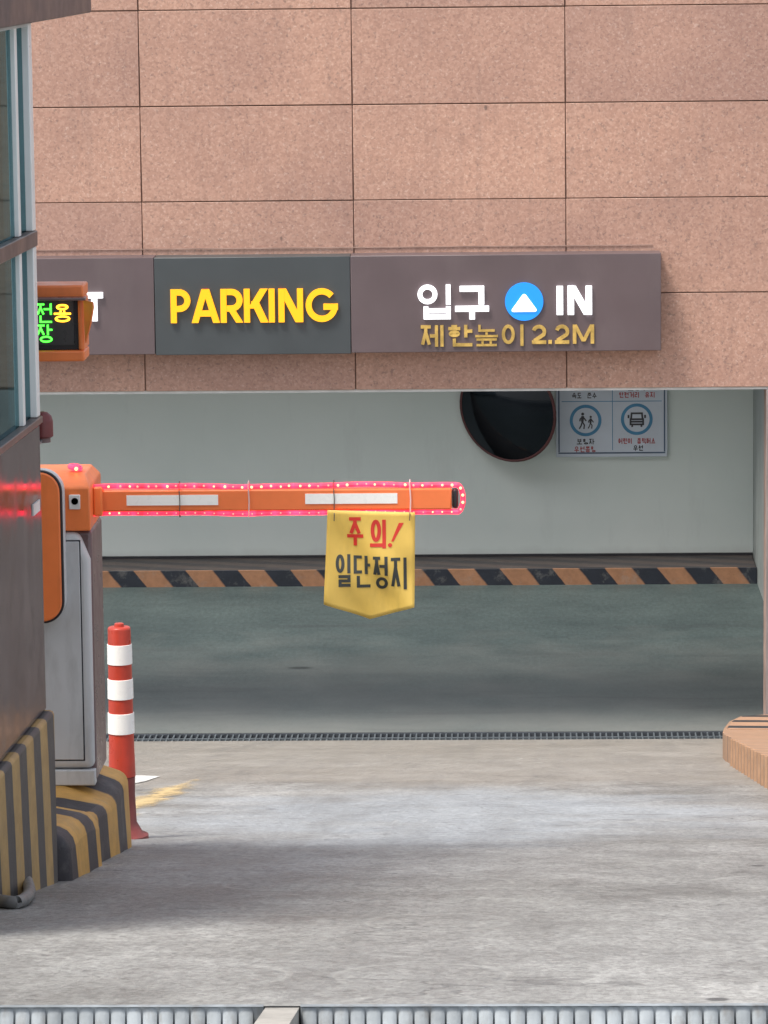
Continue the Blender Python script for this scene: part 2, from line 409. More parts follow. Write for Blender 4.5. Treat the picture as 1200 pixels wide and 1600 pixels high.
M['mortar'] = painted('pale_mortar', c4(.34, .32, .29), .85, .25, 12)
M['kerb_in'] = stripes('orange_black_kerb_paint', c4(.30, .15, .08), c4(.012, .016, .026), (1, 0, .80), .452, phase=.28, duty=.5)
M['kerb_top'] = stripes('worn_kerb_top_paint', c4(.055, .042, .038), c4(.028, .024, .026), (.35, 1, 0), .30, phase=.1, wear=.5, wearcol=c4(.09, .07, .06))
M['booth_stripe'] = stripes('tan_charcoal_base_paint', c4(.47, .30, .115), c4(.085, .078, .074), (0, 1, .13), .235, phase=.32, wear=.22)
M['isl_stripe'] = stripes('yellow_black_island_paint', c4(.60, .33, .075), c4(.040, .035, .040), (.12, 1, .10), .53, phase=.20, wear=.3)
M['kerb_tan'] = stripes('tan_kerb_paint', c4(.44, .255, .15), c4(.30, .185, .12), (0, 1, 0), .29, phase=.3, wear=.4, wearcol=c4(.36, .30, .25))
M['kerb_tan_top'] = stripes('tan_black_kerb_top_paint', c4(.44, .255, .155), c4(.022, .024, .026), (.5, 1, 0), 1.75, phase=.25, duty=.62, wear=.4, wearcol=c4(.30, .25, .21))
M['road_yellow'] = None
def road_yellow():
    n = NT('worn_yellow_road_paint'); p = n.geo()
    c = n.ramp(n.noise(p, 6, 6, .7), [(0.3, c4(.52, .37, .17)), (0.7, c4(.66, .50, .26))])
    n.base(c); n.set(Roughness=.75)
    x, y, z = n.sep(p)
    # thin worn line: strongest on its axis, ragged towards the edges
    ax = n.math('ABSOLUTE', n.math('ADD', x, 1.665))
    a = n.math('ADD', n.math('MULTIPLY', n.noise(n.mapping(p, (1, .3, 1)), 9, 8, .75), 1.5), n.math('MULTIPLY', ax, -4.5))
    a = n.math('SUBTRACT', a, n.math('MULTIPLY', n.math('MAXIMUM', n.math('SUBTRACT', y, 19.0), 0.0), .30))
    a = n.ramp(a, [(0.32, 0.0), (0.72, .9)])
    n.set(Alpha=a); n.bump(n.noise(p, 30, 5, .7), .4, .01); return n.m
M['road_yellow'] = road_yellow()

# ------------------------------------------------------------------ lettering
def polystroke(pts, t, closed=False, maxseg=None):
    """flat stroke of width t along a polyline -> list of quads (2-D)"""
    P = []
    for p in pts:
        p = Vector(p)
        if not P or (p - P[-1]).length > 1e-5: P.append(p)
    if maxseg:
        Q = []
        for i in range(len(P) - (0 if closed else 1)):
            a, b = P[i], P[(i + 1) % len(P)]; k = max(1, int((b - a).length / maxseg))
            Q += [a + (b - a) * j / k for j in range(k)]
        if not closed: Q.append(P[-1])
        P = Q
    N = len(P); L, Rr = [], []
    for i in range(N):
        d0 = (P[i] - P[i - 1]) if (i > 0 or closed) else None
        d1 = (P[(i + 1) % N] - P[i]) if (i < N - 1 or closed) else None
        d0 = (d0 or d1).normalized(); d1 = (d1 or d0).normalized()
        n0 = Vector((-d0.y, d0.x)); n1 = Vector((-d1.y, d1.x))
        m = n0 + n1
        if m.length < 1e-4: m = n0.copy()
        m.normalize(); k = t / 2 / max(.35, m.dot(n0))
        L.append(P[i] + m * k); Rr.append(P[i] - m * k)
    out = []
    for i in range(N if closed else N - 1):
        j = (i + 1) % N
        out.append([Rr[i], Rr[j], L[j], L[i]])
    return out

def arc(cx, cy, rx, ry, a0, a1, n=14):
    return [(cx + rx * math.cos(R(a0 + (a1 - a0) * i / n)), cy + ry * math.sin(R(a0 + (a1 - a0) * i / n))) for i in range(n + 1)]

def latin(ch, W, Hh, t):
    """strokes of a bold sans capital in a W x Hh box: ('s', pts, closed) or ('p', polygon)"""
    h = t / 2
    D = lambda x0, y0, x1, y1, tw=None: ('p', [(x0 - (tw or t) / 2, y0), (x0 + (tw or t) / 2, y0), (x1 + (tw or t) / 2, y1), (x1 - (tw or t) / 2, y1)])
    S = lambda *p: ('s', list(p), False)
    if ch == 'I': return [S((W / 2, 0), (W / 2, Hh))]
    if ch in 'PR':
        yb = .42 * Hh; ry = (Hh - h - yb) / 2; cx = W - h - ry
        bowl = [(t, Hh - h), (cx, Hh - h)] + arc(cx, yb + ry, ry, ry, 90, -90) + [(t, yb)]
        o = [S((h, 0), (h, Hh)), ('s', bowl, False)]
        if ch == 'R': o.append(D(W - h * 1.1, 0, W * .45, yb + .02 * Hh, t * 1.15))
        return o
    if ch == 'A':
        tw = t * 1.12
        return [D(tw / 2, 0, W / 2 - t * .1, Hh, tw), D(W - tw / 2, 0, W / 2 + t * .1, Hh, tw), S((W * .27, .28 * Hh), (W * .73, .28 * Hh))]
    if ch == 'K':
        tw = t * 1.3
        return [S((h, 0), (h, Hh)), D(t + tw * .25, .42 * Hh, W - tw * .55, Hh, tw), D(W - tw / 2, 0, t + tw * .65, .62 * Hh, tw)]
    if ch == 'N':
        return [S((h, 0), (h, Hh)), S((W - h, 0), (W - h, Hh)), D(W - t * .65, 0, t * .65, Hh, t * 1.3)]
    if ch == 'M':
        return [S((h, 0), (h, Hh)), S((W - h, 0), (W - h, Hh)), D(W / 2, .12 * Hh, t * .6, Hh, t * 1.05), D(W / 2, .12 * Hh, W - t * .6, Hh, t * 1.05)]
    if ch == 'G':
        rx, ry = W / 2 - h, Hh / 2 - h
        return [('s', arc(W / 2, Hh / 2, rx, ry, 42, 352, 26), False), S((W * .55, Hh * .45), (W, Hh * .45))]
    if ch == 'T': return [S((0, Hh - h), (W, Hh - h)), S((W / 2, 0), (W / 2, Hh - t))]
    if ch == 'E': return [S((h, 0), (h, Hh)), S((t, h), (W, h)), S((t, Hh / 2), (W * .92, Hh / 2)), S((t, Hh - h), (W, Hh - h))]
    if ch == 'X': return [D(t * .6, 0, W - t * .6, Hh, t * 1.2), D(W - t * .6, 0, t * .6, Hh, t * 1.2)]
    if ch == '2':
        rx = W / 2 - h; ry = .27 * Hh
        top = arc(W / 2, Hh - h - ry, rx, ry, 165, -35, 14)
        return [('s', top + [(h * 1.4, t * .9)], False), S((0, h), (W, h))]
    if ch == '.': return [S((W / 2, 0), (W / 2, W))]
    if ch == '!': return []
    return []

CHO = 'ㄱㄲㄴㄷㄸㄹㅁㅂㅃㅅㅆㅇㅈㅉㅊㅋㅌㅍㅎ'
JUNG = 'ㅏㅐㅑㅒㅓㅔㅕㅖㅗㅘㅙㅚㅛㅜㅝㅞㅟㅠㅡㅢㅣ'
JONG = ' ㄱㄲㄳㄴㄵㄶㄷㄹㄺㄻㄼㄽㄾㄿㅀㅁㅂㅄㅅㅆㅇㅈㅊㅋㅌㅍㅎ'
def jamo(c, x0, y0, x1, y1, t):
    h = t / 2; a, b, c0, d = x0 + h, y0 + h, x1 - h, y1 - h     # centre-line box
    xm, ym = (x0 + x1) / 2, (y0 + y1) / 2
    S = lambda *p: ('s', list(p), False)
    if c == 'ㄱ': return [S((x0, d), (c0, d), (c0, y0))]
    if c == 'ㄴ': return [S((a, y1), (a, b), (x1, b))]
    if c == 'ㄷ': return [S((x1, d), (a, d), (a, b), (x1, b))]
    if c == 'ㄹ': return [S((x0, d), (c0, d), (c0, ym), (a, ym), (a, b), (x1, b))]
    if c == 'ㅁ': return [('s', [(a, b), (c0, b), (c0, d), (a, d)], True)]
    if c == 'ㅂ': return [S((a, y1), (a, b), (c0, b), (c0, y1)), S((a + h, y0 + (y1 - y0) * .66), (c0 - h, y0 + (y1 - y0) * .66))]
    if c == 'ㅅ': return [S((xm, y1), (xm, y1 - (y1 - y0) * .25), (a, y0)), S((xm, y1 - (y1 - y0) * .3), (c0, y0))]
    if c == 'ㅇ': return [('s', arc(xm, ym, (c0 - a) / 2, (d - b) / 2, 0, 360, 20)[:-1], True)]
    if c == 'ㅈ': return [S((x0, d), (x1, d)), S((xm, d - h), (xm, d - (d - b) * .3), (a, y0)), S((xm, d - (d - b) * .35), (c0, y0))]
    if c == 'ㅊ': return [S((xm - t, y1 - h * .6), (xm + t, y1 - h * .6))] + jamo('ㅈ', x0, y0, x1, y1 - t * 1.2, t)
    if c == 'ㅌ': return [S((x1, d), (a, d), (a, b), (x1, b)), S((a + h, ym), (x1, ym))]
    if c == 'ㅍ':
        w_ = x1 - x0
        return [S((x0, d), (x1, d)), S((x0, b), (x1, b)), S((x0 + w_ * .3, d - h), (x0 + w_ * .3, b + h)), S((x0 + w_ * .7, d - h), (x0 + w_ * .7, b + h))]
    if c == 'ㅎ':
        hh = y1 - y0
        return [S((xm - t * .9, d), (xm + t * .9, d)), S((x0, y1 - hh * .30), (x1, y1 - hh * .30)),
                ('s', arc(xm, y0 + hh * .28, (c0 - a) / 2 * .9, hh * .28 - h, 0, 360, 18)[:-1], True)]
    return []
def vowel(c, x0, y0, x1, y1, t):
    h = t / 2; xm, ym = (x0 + x1) / 2, (y0 + y1) / 2
    S = lambda *p: ('s', list(p), False); o = []
    if c == 'ㅣ': return [S((x1 - h, y0), (x1 - h, y1))]
    if c == 'ㅏ': return [S((x0 + h, y0), (x0 + h, y1)), S((x0 + t, ym), (x1, ym))]
    if c == 'ㅑ': return [S((x0 + h, y0), (x0 + h, y1)), S((x0 + t, ym + t), (x1, ym + t)), S((x0 + t, ym - t), (x1, ym - t))]
    if c == 'ㅓ': return [S((x1 - h, y0), (x1 - h, y1)), S((x0, ym), (x1 - t, ym))]
    if c == 'ㅕ': return [S((x1 - h, y0), (x1 - h, y1)), S((x0, ym + t), (x1 - t, ym + t)), S((x0, ym - t * .9), (x1 - t, ym - t * .9))]
    if c == 'ㅔ': return [S((x1 - h, y0), (x1 - h, y1)), S((x1 - h - t * 1.7, y0), (x1 - h - t * 1.7, y1)), S((x0, ym), (x1 - h - t * 2.2, ym))]
    if c == 'ㅗ': return [S((x0, y0 + h), (x1, y0 + h)), S((xm, y0 + t), (xm, y1))]
    if c == 'ㅛ': return [S((x0, y0 + h), (x1, y0 + h)), S((xm - t, y0 + t), (xm - t, y1)), S((xm + t, y0 + t), (xm + t, y1))]
    if c == 'ㅜ': return [S((x0, y1 - h), (x1, y1 - h)), S((xm, y0), (xm, y1 - t))]
    if c == 'ㅠ': return [S((x0, y1 - h), (x1, y1 - h)), S((xm - t, y0), (xm - t, y1 - t)), S((xm + t, y0), (xm + t, y1 - t))]
    if c == 'ㅡ': return [S((x0, ym), (x1, ym))]
    return o
def hangul(ch, W, Hh, t):
    k = ord(ch) - 0xAC00; ci, vi, fi = k // 588, (k % 588) // 28, k % 28
    c, v, f = CHO[ci], JUNG[vi], JONG[fi].strip()
    y0 = 0.0 if not f else .42 * Hh
    o = []
    if f: o += jamo(f, W * (.05 if v in 'ㅗㅛㅜㅠㅡ' else .18), 0, W * (.95 if v in 'ㅗㅛㅜㅠㅡ' else 1), Hh * .37, t)
    if v in 'ㅗㅛㅜㅠㅡ':
        vh = (Hh - y0) * .40
        if v == 'ㅡ': vh = t * 1.6
        o += vowel(v, 0, y0, W, y0 + vh, t) + jamo(c, W * .14, y0 + vh + t * .25, W * .86, Hh, t)
    elif v == 'ㅢ':
        o += [('s', [(W - t / 2, y0), (W - t / 2, Hh)], False), ('s', [(0, y0 + t * .9), (W * .78, y0 + t * .9)], False)] + jamo(c, W * .05, y0 + t * 1.8, W * .70, Hh, t)
    else:
        wide = W * .60 if v == 'ㅣ' else (W * .50 if v != 'ㅔ' else W * .44)
        o += jamo(c, 0, y0 + (0.02 * Hh if f else .10 * Hh), wide, Hh, t)
        o += vowel(v, (W * .66 if v in 'ㅏㅑ' else (wide - t * .3 if v in 'ㅓㅕㅔ' else wide)), y0, W, Hh, t)
    return o

class Ink:
    """collects letter strokes lying on a plane X-Z; each stroke gets its own hair of relief so no faces coincide"""
    def __init__(s, y, depth, back=None, fn=None, maxseg=None):
        s.mb = MB(); s.y = y; s.d = depth; s.k = 0; s.fn = fn; s.ms = maxseg
    def quad(s, poly, y0):
        if s.fn: s.mb.add([(p[0], s.fn(p[0], p[1]) + y0 - s.y, p[1]) for p in poly], [tuple(range(len(poly)))])
        else: s.mb.prism_xz([(p[0], p[1]) for p in poly], y0, s.y)
    def shapes(s, shp, ox, oz, t, sl=0.0):
        for g in shp:
            s.k += 1; y0 = s.y - s.d - (s.k % 7) * min(.0004, max(s.d * .1, .0002))
            if g[0] == 'p': s.quad([(ox + a + b * sl, oz + b) for a, b in g[1]], y0)
            else:
                for q in polystroke(g[1], t, g[2], s.ms): s.quad([(ox + a.x + a.y * sl, oz + a.y) for a in q], y0)
    def ch(s, c, x0, x1, z0, z1, t):
        W, Hh = x1 - x0, z1 - z0
        s.shapes(hangul(c, W, Hh, t) if ord(c) > 0x3000 else latin(c, W, Hh, t), x0, z0, t)
    def px(s, c, px0, px1, zy0, zy1, Y, t, cx=None):
        """glyph c measured in the photo: columns px0..px1, rows zy0..zy1 (rows read at column cx)"""
        cx = cx if cx is not None else (px0 + px1) / 2; ym = (zy0 + zy1) / 2
        x0, x1 = at(px0, ym, Y).x, at(px1, ym, Y).x
        s.ch(c, x0, x1, at(cx, zy1, Y).z, at(cx, zy0, Y).z, t)
    def word(s, txt, cx, cz, hgt, adv, t):
        n_ = len(txt); wtot = adv * n_; x = cx - wtot / 2
        for c in txt:
            if c != ' ': s.ch(c, x + adv * .08, x + adv * .92, cz - hgt / 2, cz + hgt / 2, t)
            x += adv
    def disc(s, cx, cz, r, n=40, rz=None):
        s.k += 1; s.quad([(cx + r * math.cos(2 * math.pi * k / n), cz + (rz or r) * math.sin(2 * math.pi * k / n)) for k in range(n)], s.y - s.d - (s.k % 7) * .0003)
    def ring(s, cx, cz, r, t, n=40):
        s.shapes([('s', arc(0, 0, r, r, 0, 360, n)[:-1], True)], cx, cz, t)
    def rect(s, x0, x1, z0, z1):
        s.k += 1; s.quad([(x0, z0), (x1, z0), (x1, z1), (x0, z1)], s.y - s.d - (s.k % 7) * .0003)

# ------------------------------------------------------------------ ground
mb = MB(); ys = [-200, -60, -20, -5, 0, 3, 4.6, 5.0, 5.3, 5.7, 6.2, 7.0] + [7 + .5 * i for i in range(1, 43)] + [28.65]
def rz_(Y):
    k = gz(Y)
    return k
xs = [-150, -60, -30, -15, -8, -4, -2, -1, 0, 1, 2, 4, 8, 15, 30, 60, 150]
YG0, YG1 = 7.06, 7.705            # near trench
ys = sorted(set([y for y in ys if not (YG0 < y < YG1)] + [YG0, YG1]))
vv = [(x, y, ZD if y > 28.6 else rz_(y)) for y in ys for x in xs]; nx = len(xs)
ff = [(j * nx + i, j * nx + i + 1, (j + 1) * nx + i + 1, (j + 1) * nx + i) for j in range(len(ys) - 1) for i in range(nx - 1)
      if not (ys[j] == YG0 and -4 <= xs[i] < 4)]
mb.add(vv, ff)
tag(mb.build('ramp_road', M['concrete'], smooth=True), kind='structure')
tag(MB().add([(-12, 29.0, ZD), (3, 29.0, ZD), (3, 32.5, 0), (-12, 32.5, 0), (3, 37, 0), (-12, 37, 0)], [(0, 1, 2, 3), (3, 2, 4, 5)]).build('garage_floor', M['asphalt']), kind='structure')
# faded yellow lane line beside the marker post
pts = [(196, 1270), (218, 1240), (246, 1218), (288, 1208), (345, 1206), (326, 1222), (290, 1240), (252, 1256), (222, 1268)]
def on_ramp(px, py):
    d = fw * F + rt * (px - 600) - up * (py - 800)
    t = (SL * YW - H) / (d.z + SL * d.y); return Vector((0, 0, H)) + d * t
mb = MB().add([(x, y, gz(y) + .004) for x, y in ((-2.05, 15.2), (-1.38, 15.2), (-1.38, 22), (-2.05, 22))], [(0, 1, 2, 3)])
tag(mb.build('lane_line_and_sun_patch', M['road_yellow']), kind='structure')

q = [on_ramp(*p) for p in ((205, 1212), (250, 1214), (226, 1222), (205, 1226))]  # white patch of sunlight, painted as a flat piece on the ramp
tag(MB().add([(v.x, v.y, gz(v.y) + .004) for v in q], [(0, 1, 2, 3)]).build('lane_line_and_sun_patch', painted('painted_sun_patch', c4(.80, .80, .78), .6, .1, 8, c4(.40, .39, .37), .9)), kind='structure')

# ------------------------------------------------------------------ building
bld = empty('garage_building', (0, YW, 0), 'pink granite building wall with a wide garage opening at the foot of the ramp', 'building')
XL, XR, ZB, ZT = -12.0, 8.0, 2.471, 6.431
TW, TH, G = 1.47, .66, .0034
mb = MB()
k0 = int((XL + 1.193) // TW)
for i in range(k0, 7):
    for j in range(6):
        x0, x1 = -1.193 + i * TW + G, -1.193 + (i + 1) * TW - G
        dz = random.uniform(-.0012, .0012)
        mb.box(x0, x1, YW + random.uniform(0, .002), YW + .03, ZB + j * TH + (G if j else 0), ZB + (j + 1) * TH - G + dz)
part(mb, 'granite_cladding', M['granite'], bld, bevel=.003, seg=1)
part(MB().box(XL, XR, YW + .03, YW + .40, ZB + .004, ZT).box(1.669, XR, YW + .03, YW + .40, -.2, ZB), 'joint_backing', M['joint'], bld)
part(MB().box(1.664, 4.6, YW + .001, YW + .029, -.2, ZB - .021), 'pier', painted('grey_pier_paint', c4(.25, .215, .205), .7, .2, 3, c4(.14, .12, .115), .4), bld, bevel=.004)
part(MB().box(XL, 1.97, YW + .02, YW + .42, ZB - .02, ZB + .003), 'soffit', M['soffit'], bld)
# unseen light well added to daylight the garage; added slabs shade its rear wall
part(MB().box(XL, 3, 34.95, 36.1, 2.60, 2.80).box(1.35, 3, 30.2, 34.949, 2.60, 2.80), 'added_shade_slab', M['soffit'], bld)
part(MB().box(XL, 3, 36.1, 36.4, -.1, 4.2), 'back_wall', M['plaster'], bld)
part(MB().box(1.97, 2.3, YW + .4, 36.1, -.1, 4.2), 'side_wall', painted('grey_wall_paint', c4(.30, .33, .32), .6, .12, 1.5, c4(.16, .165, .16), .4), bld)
part(MB().box(XL - .3, XL, YW + .4, 36.1, -.1, 4.2), 'side_wall', M['plaster'], bld)

# hazard striped kerb along the back wall
k = empty('striped_kerb', (-4, 35.4, 0), 'low kerb with orange and black diagonal stripes along the inner garage wall', 'kerb')
kt = at(660, 890, 35.39).z
part(MB().box(-12, 1.965, 35.39, 35.42, 0, kt), 'kerb_face', M['kerb_in'], k)
part(MB().box(-12, 1.965, 35.425, 36.095, 0, kt + .003), 'kerb_top', M['kerb_top'], k, bevel=.012)
part(MB().box(-12, 1.965, 36.07, 36.097, kt + .003, kt + .022), 'wall_skirting', M['seam'], k)

# convex mirror
c = at(793, 641, 35.85)
mir = empty('convex_mirror', (c.x, 35.85, c.z), 'round dark convex traffic mirror half hidden above the inner garage wall', 'mirror', rz=R(0))
mir.rotation_euler = (R(9), R(0), R(-27))
n_ = 48; rad = .452
vs, fs = [(0, -.10, 0)], []
for i in range(1, 9):
    rr = rad * i / 8
    for kk in range(n_): vs.append((rr * math.cos(2 * math.pi * kk / n_), -.10 * (1 - (i / 8) ** 2), rr * math.sin(2 * math.pi * kk / n_)))
for kk in range(n_): fs.append((0, 1 + kk, 1 + (kk + 1) % n_))
for i in range(7):
    for kk in range(n_): fs.append((1 + i * n_ + kk, 1 + (i + 1) * n_ + kk, 1 + (i + 1) * n_ + (kk + 1) % n_, 1 + i * n_ + (kk + 1) % n_))
MB().add(vs, fs).build('mirror_face', M['mirror'], mir, smooth=True, sharp=80)
MB().tube([((rad + .004) * math.cos(2 * math.pi * kk / n_), 0.005, (rad + .004) * math.sin(2 * math.pi * kk / n_)) for kk in range(n_)], .014, 8, closed=True).build('rim', M['mirror_rim'], mir, smooth=True)
MB().tube([(0, .02, 0), (0, .10, .0), (-.02, .22, .02)], .02, 8).build('bracket', M['steel'], mir, smooth=True)

# safety notice on the back wall
YN = 36.06
a, b = at(869, 716, YN), at(1043, 712, YN)
nx0, nx1, nz0 = a.x, b.x, (a.z + b.z) / 2; nz1 = nz0 + 1.42
nb = empty('safety_notice', ((nx0 + nx1) / 2, YN, nz0), 'white notice board with blue ringed pictograms and small text on the garage wall', 'notice')
part(MB().box(nx0, nx1, YN, 36.098, nz0, nz1), 'board', M['notice_white'], nb, bevel=.004)
lin = Ink(YN, .0015); blk = Ink(YN, .0015); red = Ink(YN, .0015); blu = Ink(YN, .0015); fnt = Ink(YN, .0012)
w_ = .012
for (x0, x1, z0, z1) in ((nx0 + .02, nx1 - .02, nz0 + .03, nz0 + .03 + w_), (nx0 + .02, nx0 + .02 + w_, nz0 + .045, nz1 - .03), (nx1 - .02 - w_, nx1 - .02, nz0 + .045, nz1 - .03), (nx0 + .02, nx1 - .02, nz1 - .03, nz1 - .03 + w_)):
    lin.rect(x0, x1, z0, z1)
xm = at(957, 660, YN).x; zr = at(957, 627, YN).z
fnt.rect(xm - .003, xm + .003, nz0 + .06, nz1 - .05); fnt.rect(nx0 + .05, nx1 - .05, zr - .003, zr + .003)
for i_, (px_, py_) in enumerate(((915, 657), (995, 655))):
    p_ = at(px_, py_, YN); blu = Ink(YN, .0015); blk = Ink(YN, .0015); blu.ring(p_.x, p_.z, .125, .027)
    if i_ == 0:      # adult and child walking
        for ox, sc_ in ((-.025, 1.0), (.045, .78)):
            bx, bz = p_.x + ox, p_.z - .005 + (-.012 if sc_ < 1 else 0)
            blk.disc(bx, bz + .062 * sc_, .013 * sc_, 14)
            sh = [('s', [(0, .045), (-.004, -.005)], False), ('s', [(-.004, -.005), (.014, -.035), (.010, -.07)], False), ('s', [(-.004, -.005), (-.014, -.04), (-.030, -.068)], False),
                  ('s', [(0, .04), (.022, .012), (.03, .0)], False), ('s', [(0, .04), (-.022, .018), (-.026, -.002)], False)]
            for kk, g in enumerate(sh):
                blk.shapes([('s', [(x * sc_, z * sc_) for x, z in g[1]], False)], bx, bz, (.024 if kk == 0 else .012) * sc_)
    else:            # bus seen from the front
        bx, bz = p_.x, p_.z
        blk.shapes([('s', [(-.055, -.045), (.055, -.045), (.055, .0), (-.055, .0)], True), ('s', [(-.05, .0), (-.045, .052), (.045, .052), (.05, .0)], False),
                    ('s', [(-.05, -.022), (.05, -.022)], False), ('s', [(-.04, -.05), (-.04, -.068)], False), ('s', [(.04, -.05), (.04, -.068)], False),
                    ('s', [(-.072, .038), (-.072, .01)], False), ('s', [(.072, .038), (.072, .01)], False)], bx, bz, .016)
    part(blu.mb, 'ring_print', M['notice_blue'], nb); part(blk.mb, ('walkers_print', 'bus_print')[i_], M['notice_black'], nb)
def wline(ink, txt, px_, py_, hp, adv):
    p_ = at(px_, py_, YN); x_ = p_.x - adv / 372.0 * len(txt)
    for wd in txt.split(' '):
        k_ = Ink(YN, .0015); k_.word(wd, x_ + adv / 372.0 * len(wd), p_.z, hp / 186.0, adv / 186.0, .0075); x_ += adv / 186.0 * (len(wd) + 1)
        part(k_.mb, 'black_caption' if ink is blk else 'red_caption', M['notice_black' if ink is blk else 'notice_red'], nb)
wline(red, '제한속도', 913, 606, 9, 11); wline(blk, '속도 준수', 913, 618, 9, 8.2)
wline(blk, '보행자', 995, 606, 9, 10); wline(red, '안전거리 유지', 995, 617, 9, 8.4)
wline(blk, '보행자', 915, 690, 9, 10); wline(red, '우선통행', 914, 702, 9.5, 9)
wline(red, '어린이 통학버스', 995, 689, 9, 7.6); wline(blk, '우선', 997, 700, 9, 8.5)
part(lin.mb, 'border_print', M['notice_line'], nb); part(fnt.mb, 'grid_print', M['notice_blue'], nb);

# ------------------------------------------------------------------ sign over the opening
YS = YW - .24
sz0, sz1 = at(600, 551, YS).z, at(600, 399.5, YS).z
x1s = at(1033, 470, YS).x; xa, xb = at(241.5, 480, YS).x, at(548, 480, YS).x
sg = empty('parking_sign', ((xa + xb) / 2, YS, sz0), 'long mauve and slate fascia sign reading PARKING with white and gold lettering over the opening', 'sign')
part(MB().box(-5.6, xa - .0015, YS, YW - .002, sz0, sz1).box(xb + .0015, x1s, YS, YW - .002, sz0, sz1), 'mauve_panel', M['mauve'], sg, bevel=.004)
part(MB().box(xa + .0015, xb - .0015, YS + .003, YW - .002, sz0 - .006, sz1 - .002), 'slate_panel', M['slate'], sg, bevel=.004)
part(MB().box(-5.6, x1s - .05, YW - .007, YW - .0025, sz1 + .036, sz1 + .043), 'top_flashing', M['joint'], sg)
YL = YS - .022
ink = Ink(YS, .022)
for ch_, a_, b_ in (('P', 266.5, 297.5), ('A', 299, 343), ('R', 344.5, 379), ('K', 381, 419), ('I', 419.5, 429.5), ('N', 435, 473.5), ('G', 477.5, 528)):
    ink.px(ch_, a_, b_, 451.5, 504, YL, 9.3 / 226, 397)
part(ink.mb, 'parking_lettering', M['yellow_letter'], sg)
ink = Ink(YS, .022)
ink.px('입', 652.5, 704, 445, 499, YL, 7.2 / 226); ink.px('구', 711, 764, 447, 499, YL, 8.8 / 226)
part(ink.mb, 'entrance_lettering', M['white_letter'], sg)
ink = Ink(YS, .022)
ink.px('I', 869.5, 880, 447, 492, YL, 10 / 226, 897); ink.px('N', 887, 925, 447, 492, YL, 9.8 / 226, 897)
part(ink.mb, 'in_lettering', M['white_letter'], sg)
ink = Ink(YS, .022)
for ch_, a_, b_ in (('E', 58, 80), ('X', 84, 116), ('I', 120, 130), ('T', 133.5, 161)): ink.px(ch_, a_, b_, 457, 502, YL, 9.2 / 226, 147)
part(ink.mb, 'exit_lettering', M['white_letter'], sg)
ink = Ink(YS, .016); p_ = at(819, 471.5, YL); ink.disc(p_.x, p_.z, 29.8 / 226, 48)
part(ink.mb, 'blue_disc', M['blue_disc'], sg)
ink = Ink(YS - .0178, .005); tri = [at(819, 457, YL), at(841, 487, YL), at(797, 487.5, YL)]
cx_, cz_ = sum(p.x for p in tri) / 3, sum(p.z for p in tri) / 3; pl = []
for i in range(3):      # rounded corners
    a_, b_, c_ = tri[i - 1], tri[i], tri[(i + 1) % 3]
    for s_ in (.12, ): pl += [(b_.x + (a_.x - b_.x) * s_, b_.z + (a_.z - b_.z) * s_), (b_.x + ((a_.x + c_.x) / 2 - b_.x) * .08, b_.z + ((a_.z + c_.z) / 2 - b_.z) * .08), (b_.x + (c_.x - b_.x) * s_, b_.z + (c_.z - b_.z) * s_)]
ink.quad(pl, ink.y - ink.d); part(ink.mb, 'arrow_triangle', M['white_letter'], sg)
ink = Ink(YS, .012)
for ch_, a_, b_ in (('제', 657.5, 693), ('한', 700.5, 738), ('높', 742.5, 778), ('이', 784, 818)): ink.px(ch_, a_, b_, 508, 541.5, YL, (3.6 if ch_ == '높' else 5.0) / 226, 737)
for ch_, a_, b_ in (('2', 831, 853.5), ('.', 856.5, 862.5), ('2', 867, 889.5), ('M', 895, 928.5)): ink.px(ch_, a_, b_, 507.5, 537.5, YL, 5.6 / 226, 880)
part(ink.mb, 'height_limit_lettering', M['gold_letter'], sg)

# ------------------------------------------------------------------ barrier gate
YB = 13.2
p0 = at(150, 1225, YB); zb = p0.z; xr = p0.x; p1 = at(77, 900, YB)
ztop = at(130, 745, YB).z
bg_ = empty('barrier_gate', (xr - .16, YB + .17, zb), 'grey and orange barrier cabinet with a lowered orange boom wrapped in red lights', 'barrier gate')
XC0, XC1, YC1 = xr - .34, xr, YB + .36
part(MB().box(XC0, XC1, YB + .03, YC1, zb, at(130, 832, YB).z + .001), 'cabinet', M['brown_cab'], bg_, bevel=.012)
zc = at(130, 832, YB).z
front = MB()
zf0 = zb + .05
fp = [(XC0, zf0), (XC1 - .004, zf0), (XC1 - .004, zc - .09), (XC1 - .04, zc), (XC0, zc)]
front.prism_xz(fp, YB, YB + .05)
part(front, 'front_panel', M['grey_cab'], bg_, bevel=.022, seg=4)
part(MB().box(XC0, XC1 - .002, YB - .002, YB + .05, zb - .005, zf0 - .003), 'plinth', M['grey_cab'], bg_, bevel=.004)
# door with a hairline seam round it
dx1 = at(127, 1000, YB).x; dz0, dz1 = at(110, 1187, YB).z, at(110, 846, YB).z
d_ = part(MB().box(XC0 + .03, dx1, YB - .003, YB + .004, dz0, dz1), 'door', M['grey_cab'], bg_, bevel=.002, seg=1)
part(MB().box(XC0 + .026, dx1 + .004, YB - .0012, YB + .004, dz0 - .004, dz1 + .004), 'door_seam', M['seam'], bg_)
